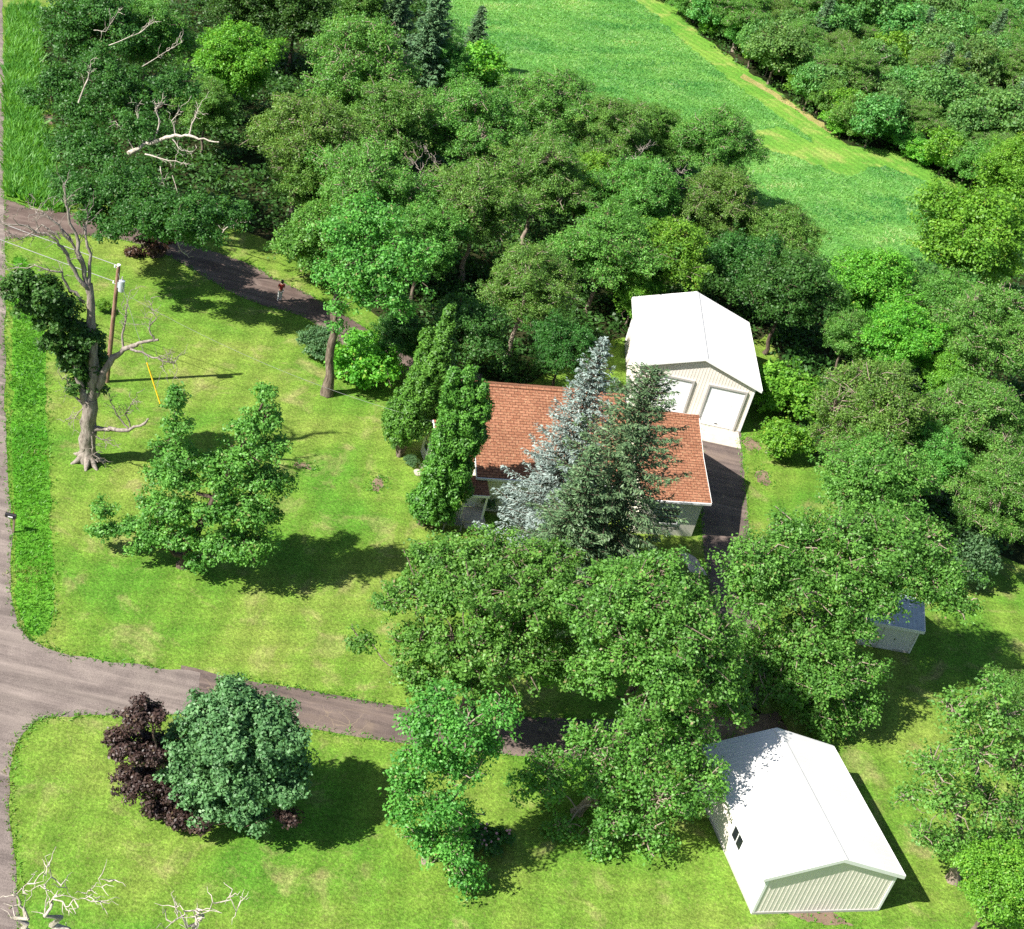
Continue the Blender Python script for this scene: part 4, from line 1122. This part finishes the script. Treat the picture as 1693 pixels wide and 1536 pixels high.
limbs = [([(205, 262), (240, 238), (268, 231), (290, 226), (315, 223), (338, 232), (362, 235)], .2, .04, 0, -1), ([(255, 232), (262, 205), (258, 180), (270, 170)], .08, .02, 0, .5), ([(250, 235), (230, 205), (227, 175)], .06, .015), ([(290, 226), (285, 200), (300, 175)], .06, .015), ([(313, 223), (322, 195), (332, 172)], .08, .02, -.5, 0), ([(285, 230), (300, 250), (318, 250)], .05, .015, -.5, -1),
         ([(225, 255), (205, 215), (190, 205)], .06, .015), ([(240, 255), (268, 262), (300, 270)], .07, .02, -1, -1.5), ([(265, 275), (270, 300), (255, 310)], .04, .015, -1, -2), ([(285, 290), (295, 325), (285, 330)], .04, .015, -1, -2),
         ([(180, 75), (230, 55), (255, 35)], .035, .012, 3, 3), ([(155, 50), (175, 52), (195, 20)], .03, .012, 3, 3), ([(235, 110), (275, 85), (300, 70)], .03, .012, 3, 3), ([(130, 170), (145, 130), (150, 100)], .08, .02, 1, 1), ([(360, 395), (375, 375), (405, 365)], .06, .015, -2, -2), ([(290, 395), (300, 415), (312, 425)], .05, .015, -3, -3.5)]
for k, lm in enumerate(limbs): link('dead_bough', tubes_mesh('dead_bough', dead_tubes(B1, [lm], 54 + k, 9, .8), 6), MT['bleached'], oak)
me, *_ = leaves_mesh('withered_leaves', plobes(B1, [(240, 400, .6, -2), (225, 418, .5, -1), (265, 412, .55, -1), (250, 425, .45, -.5), (280, 400, .5, -2), (212, 435, .35, -1)]), 55, leaf=.24, clump=.32, per=30)
link('withered_leaves', me, MT['brown'], oak)

def bare_tree(name, basepx, tips, seed, label, r=.2, m='dead', forkf=.45, group=None, twig=8, tl=.8):
    """bare stem whose boughs end at the given photo points (x, y, metres behind the base)"""
    b = at(*basepx)
    root = tag(empty(name, b), label, 'dead tree', group)
    rg = np.random.default_rng(seed)
    tp = [aty(x, y, b[1] + d) - b for x, y, d in tips]
    fk = np.mean(tp, 0) * forkf
    T = [(bend((0, 0, 0), fk, rg, 5, .05), np.linspace(r * 1.3, r * .8, 5))]
    nodes = [(fk, r * .7)]
    for t in sorted(tp, key=lambda q: np.linalg.norm(q - fk)):
        best = min(nodes, key=lambda q: np.linalg.norm(t - q[0]) + max(0, q[0][2] - t[2]) * 2)
        r0 = best[1] * .8
        P = bend(best[0], t, rg, 7, .16)
        T.append((P, np.linspace(r0, .03, 7)))
        for k in (2, 3, 4, 5): nodes.append((P[k], r0 * (1 - k / 8)))
        for k in range(twig):
            i = rg.integers(2, 7)
            d = (P[i] - P[i - 1]) / np.linalg.norm(P[i] - P[i - 1]) + rg.normal(size=3) * .6
            d /= np.linalg.norm(d)
            q = bend(P[i], P[i] + d * tl * rg.uniform(.3, 1), rg, 4, .22)
            T.append((q, np.linspace(.02, .007, 4)))
    link('trunk', tubes_mesh('trunk', T, 6), MT[m], root)
    return root
bare_tree('dead_tree', (35, 1760), [(20, 1480, 0), (82, 1425, .4), (75, 1470, -.3), (40, 1500, 0), (60, 1455, .3)], 61, 'leftmost of the bare dead treetops rising at the lower left corner', 0.34, m='bleached', forkf=.7, twig=5)
bare_tree('dead_tree', (105, 1800), [(85, 1450, 0), (95, 1480, .3), (150, 1470, 0), (190, 1455, .4), (130, 1500, -.3), (165, 1490, .1), (75, 1500, 0)], 62, 'forked bare dead treetop second from the lower left corner', 0.42, m='bleached', forkf=.72, twig=5)
bare_tree('dead_tree', (300, 1820), [(290, 1500, 0), (275, 1520, -.3), (335, 1505, .2), (380, 1478, .4), (325, 1515, -.2), (300, 1512, .3), (398, 1490, .3)], 63, 'bare dead treetop at the bottom edge right of the forked one', 0.36, m='bleached', forkf=.74, twig=5)
bare_tree('dead_bush', (1440, 560), [(1380 + 17 * k, 492 - 34 * math.sin(k / 8 * 3.1) + (k % 3) * 5, (k % 4 - 1.5) * .8) for k in range(9)] + [(1395 + 19 * k, 475 - 8 * math.sin(k), (k % 3 - 1) * .9) for k in range(7)], 64, 'pale fan of dead stems among bright green trees at the near end of the field', .12, 'palebark', .3, twig=10, tl=1.)
bare_tree('bare_twigged_tree', (1020, 415), [(1060, 245, 0), (1075, 240, 1), (1048, 262, 0), (1090, 270, .5), (1105, 285, 0), (1120, 300, 0), (1065, 285, -.5), (1095, 300, -.5), (1130, 280, .5)], 65, 'bare grey twigged crown in the wood above the garage', .13, 'dead', .6, twig=12, tl=.9)
bare_tree('bare_twigged_tree', (1085, 480), [(1125, 370, 0), (1140, 365, .3), (1110, 385, 0), (1130, 395, -.3), (1145, 380, .3)], 66, 'small bare twigged crown just above the garage roof', .08, 'dead', .6, twig=10, tl=.7)
bare_tree('bare_twigged_tree', (650, 400), [(690, 240, 0), (705, 250, .5), (680, 265, 0), (720, 262, .5), (700, 275, -.3), (730, 280, 0)], 67, 'pale twisted bare crown in the wood left of the field edge walnuts', .13, 'dead', .6, twig=12, tl=.8)
bare_tree('dead_snag', (1440, 185), [(1455, 80, 0), (1468, 90, .3), (1450, 100, -.2), (1462, 75, 0)], 68, 'white dead snag standing in the wood across the field', .16, 'dead', .7, twig=4)
bare_tree('dead_snag', (1650, 200), [(1676, 140, 0), (1665, 150, .3), (1680, 155, -.2)], 69, 'thin dead snag in the wood across the field near the right edge', .1, 'dead', .6, twig=4)

# peony bush in the shade
b = at(785, 1400)
pe = tag(empty('peony_bush', b), 'low dark bush dotted with pale pink peonies under the slender elm', 'bush')
me, *_ = leaves_mesh('foliage', [(0, 0, .5, .9, .8, .5), (.9, .3, .45, .8, .7, .45), (-.7, .2, .45, .7, .6, .4)], 91, leaf=.2, clump=.3, per=46, up=.9)
link('foliage', me, MT['dark'], pe)
rg = np.random.default_rng(92)
for k in range(34):
    mb = MB()
    bmesh.ops.create_icosphere(mb.bm, subdivisions=1, radius=.075, matrix=Matrix.Translation((rg.uniform(-1.2, 1.5), rg.uniform(-.6, .8), rg.uniform(.75, .98))))
    mb.build('flower', MT['peony'], pe)
for px, py, s, lab in ((803, 838, .34, 'dark clipped bush beside the farmhouse porch'), (678, 770, .2, 'small pale leaved bush at the left corner of the farmhouse')):
    q = at(px, py)
    put('greyshrub', q, s, s * .9, 1., lab, pick=0)
q = at(168, 515); put('shrub', q, .22, .22, 0, 'small round sapling on the lawn beside the utility pole', pick=0)

for L in PROTO.values():
    for e in L:
        if not e[3]:
            for ch in list(e[0].children): bpy.data.objects.remove(ch)
            bpy.data.objects.remove(e[0])
# ------------------------------------------------------------------ small things
PB = at(176.5, 631)
PT = PB + np.array([.05, .1, 8.75])
pole = tag(empty('utility_pole', PB), 'wooden utility pole with grey transformer on the left lawn', 'utility pole')
link('pole', tubes_mesh('pole', [(np.stack([np.linspace(0, 1, 6) * (PT - PB)[k] for k in range(3)], 1), np.linspace(.17, .12, 6))], 12), MT['pole'], pole)
mb = MB(); mb.tube((.05, .1, 8.7), (.05, .1, 8.79), .128, 12); mb.build('pole_cap', MT['white'], pole)
mb = MB()
mb.tube((.38, .0, 7.0), (.38, .0, 7.75), .2, 14); mb.tube((.38, 0, 7.751), (.38, 0, 7.8), .21, 14, .12)
mb.box(.1, .22, -.04, .04, 7.2, 7.6)
tf = mb.build('transformer', MT['steel'], pole)
mb = MB(); mb.tube((.38, 0, 7.8), (.38, 0, 8.05), .05, 8, .03); mb.build('bushing', MT['greytrim'], tf)
for z in (8.6, 7.45):
    mb = MB(); mb.tube((-.16, 0, z), (-.16, 0, z + .16), .06, 8, .04); mb.box(-.16, 0, -.02, .02, z - .03, z)
    mb.build('insulator', MT['white'], pole)
def wire(name, p, q, sag, r, mat, label, cat):
    t = np.linspace(0, 1, 24)[:, None]
    P = np.asarray(p) + (np.asarray(q) - np.asarray(p)) * t
    P[:, 2] -= sag * 4 * (t * (1 - t))[:, 0]
    c = P[0].copy()
    o = link(name, tubes_mesh(name, [(P - c, np.full(24, r))], 6), MT[mat])
    o.location = tuple(c)
    return tag(o, label, cat)
top, low = PB + np.array([-.1, .05, 8.75]), PB + np.array([-.12, .05, 7.55])
d1 = (at(0, 365, 9.2) - top); d2 = (at(0, 393, 8.0) - low)
wire('power_line', top, top + d1 * 3.2, .15, .024, 'wire', 'upper power line running from the pole top toward the road', 'power line')
wire('power_line', low, low + d2 * 3.2, .15, .024, 'wire', 'lower power line running from the pole toward the road', 'power line')
hc = np.array(house.matrix_basis @ Vector((-1.95, 4.4, 3.85)))
wire('service_wire', PB + np.array([.15, .05, 7.0]), hc, .9, .009, 'wire', 'thin service wire sagging from the pole to the farmhouse', 'power line')
GA = at(267, 674)
gt = PB + np.array([.05, .0, 8.3])
gw = wire('guy_wire', gt, GA, 0, .014, 'wire', 'guy wire with yellow guard anchored in the lawn beside the pole', 'guy wire')
mb = MB(); mb.tube(GA + (gt - GA) * .005 - gt, GA + (gt - GA) * .34 - gt, .05, 10)
mb.build('guard', MT['yellow'], gw)

MBX = at(22, 880)
mail = tag(empty('mailbox', MBX, .0), 'black mailbox with white number plate on a wooden post by the road', 'mailbox')
mb = MB(); mb.box(-.05, .05, -.05, .05, 0, 1.0); mb.box(-.35, .05, -.045, .045, 1.002, 1.05); mb.build('post', MT['wood'], mail)
mb = MB()
prof = [(-.11, 0), (.11, 0), (.11, .14)] + [(.11 * math.cos(a), .14 + .11 * math.sin(a)) for a in np.linspace(.3, math.pi - .3, 7)] + [(-.11, .14)]
mb.hexa([(-.5, y, 1.055 + z) for y, z in prof], [(.12, y, 1.055 + z) for y, z in prof])
bx = mb.build('box', MT['black'], mail)
mb = MB(); mb.box(-.33, -.05, -.118, -.112, 1.09, 1.17); mb.build('number_plate', MT['white'], bx)
mb = MB(); mb.box(-.505, -.5, -.1, .1, 1.06, 1.24); mb.box(-.53, -.506, -.02, .02, 1.2, 1.23); mb.build('flap', MT['black'], bx)
mb = MB(); mb.box(-.1, -.06, .112, .125, 1.12, 1.34); mb.build('flag', MT['shirt'], bx)

# the person: one skinned body, with shirt, trousers, shoes and hair over it
def skin_obj(name, pts, edges, mat, parent, root=0, sub=1):
    me = bpy.data.meshes.new(name)
    me.from_pydata([p[:3] for p in pts], edges, [])
    o = link(name, me, mat, parent)
    md = o.modifiers.new('skin', 'SKIN')
    if not me.skin_vertices: 
        bpy.context.view_layer.objects.active = o
    sv = me.skin_vertices[0].data
    for i, p in enumerate(pts):
        r = p[3] if len(p) == 4 else p[3:5]
        sv[i].radius = (r, r) if not isinstance(r, (tuple, list)) else tuple(r)
        sv[i].use_root = i == root
    s = o.modifiers.new('sub', 'SUBSURF'); s.levels = sub; s.render_levels = sub
    md.use_smooth_shade = True
    return o
PS = at(461.5, 497.5)
per = tag(empty('person', PS, math.radians(200)), 'person in a red shirt and pale trousers standing on the upper driveway', 'person')
# faces local -y; arms bent forward holding a small controller
pts = [(0, 0, .95, .14), (0, 0, 1.12, .12), (0, .01, 1.3, .15), (0, .02, 1.43, .1), (0, .01, 1.5, .055), (0, -.01, 1.57, .06), (0, -.02, 1.66, .092), (0, -.015, 1.74, .06),
       (.17, .02, 1.42, .065), (.24, .01, 1.17, .048), (.15, -.24, 1.1, .034), (.1, -.3, 1.11, .03), (-.17, .02, 1.42, .065), (-.24, .01, 1.17, .048), (-.15, -.24, 1.1, .034), (-.1, -.3, 1.11, .03),
       (.09, 0, .88, .09), (.1, -.02, .5, .065), (.11, .02, .09, .045), (.12, -.14, .04, .035), (-.09, 0, .88, .09), (-.1, -.06, .5, .065), (-.11, -.1, .09, .045), (-.12, -.26, .04, .035), (0, -.115, 1.65, .02)]
ed = [(0, 1), (1, 2), (2, 3), (3, 4), (4, 5), (5, 6), (6, 7), (3, 8), (8, 9), (9, 10), (10, 11), (3, 12), (12, 13), (13, 14), (14, 15), (0, 16), (16, 17), (17, 18), (18, 19), (0, 20), (20, 21), (21, 22), (22, 23), (6, 24)]
for s, hb in ((1, 11), (-1, 15)):
    for f in range(5):
        i = len(pts)
        x = s * (.1 - .035 + f * .0) ; z = 1.145 - f * .02
        if f == 0: pts += [(s * .085, -.335, 1.135, .011), (s * .06, -.35, 1.14, .009)]
        else: pts += [(s * .09, -.34 - .004 * (f % 3), 1.13 - f * .016, .01), (s * .055, -.365 + .004 * f, 1.125 - f * .016, .008)]
        ed += [(hb, i), (i, i + 1)]
skin_obj('body', pts, ed, MT['skin'], per)
sp = [(0, 0, .93, .165), (0, 0, 1.12, .145), (0, .01, 1.3, .172), (0, .02, 1.42, .125), (0, .01, 1.47, .075), (.175, .02, 1.41, .085), (.225, .012, 1.24, .07), (-.175, .02, 1.41, .085), (-.225, .012, 1.24, .07)]
skin_obj('shirt', sp, [(0, 1), (1, 2), (2, 3), (3, 4), (3, 5), (5, 6), (3, 7), (7, 8)], MT['shirt'], per)
tp_ = [(0, 0, .96, .15), (.09, 0, .86, .11), (.1, -.02, .5, .085), (.11, .02, .1, .07), (-.09, 0, .86, .11), (-.1, -.06, .5, .085), (-.11, -.1, .1, .07)]
skin_obj('trousers', tp_, [(0, 1), (1, 2), (2, 3), (0, 4), (4, 5), (5, 6)], MT['trousers'], per)
skin_obj('hair', [(0, .02, 1.68, .1), (0, .03, 1.74, .07), (0, .07, 1.65, .05)], [(0, 1), (0, 2)], MT['hair'], per)
for s, y in ((1, 0), (-1, -.12)):
    skin_obj('shoe', [(s * .11, .05 + y, .05, .05), (s * .115, -.06 + y, .045, .05), (s * .12, -.16 + y, .04, .042)], [(0, 1), (1, 2)], MT['white'], per)
co = tag(empty('controller', PS, math.radians(200)), 'small black controller held in front of the person in the red shirt', 'controller')
mb = MB(); mb.box(-.075, .075, -.4, -.31, 1.075, 1.105)
cb = mb.build('body', MT['black'], co, bevel=.008)
mb = MB(); mb.box(-.05, .05, -.43, -.405, 1.1, 1.2); mb.build('screen', MT['glass'], co)

# stones along the left corner of the farmhouse, and a pale car standing behind the trees
rg = np.random.default_rng(7)
for k, (px, py, r, lab) in enumerate(((690, 783, .3, 'pale stone at the left corner of the farmhouse'), (697, 772, .22, 'smaller pale stone close to the farmhouse wall'), (1268, 748, .16, 'pale stone by the dirt patch right of the garage'))):
    mb = MB()
    bmesh.ops.create_icosphere(mb.bm, subdivisions=3, radius=r)
    for v in mb.bm.verts:
        v.co *= 1 + .35 * mnoise.noise(v.co * 2.6 / r * .3 + Vector((k * 5, 0, 0)))
        v.co.z *= .65
    o = mb.build('stone', MT['stone'])
    q = at(px, py); o.location = (q[0], q[1], r * .3)
    tag(o, lab, 'stone', 'stones')
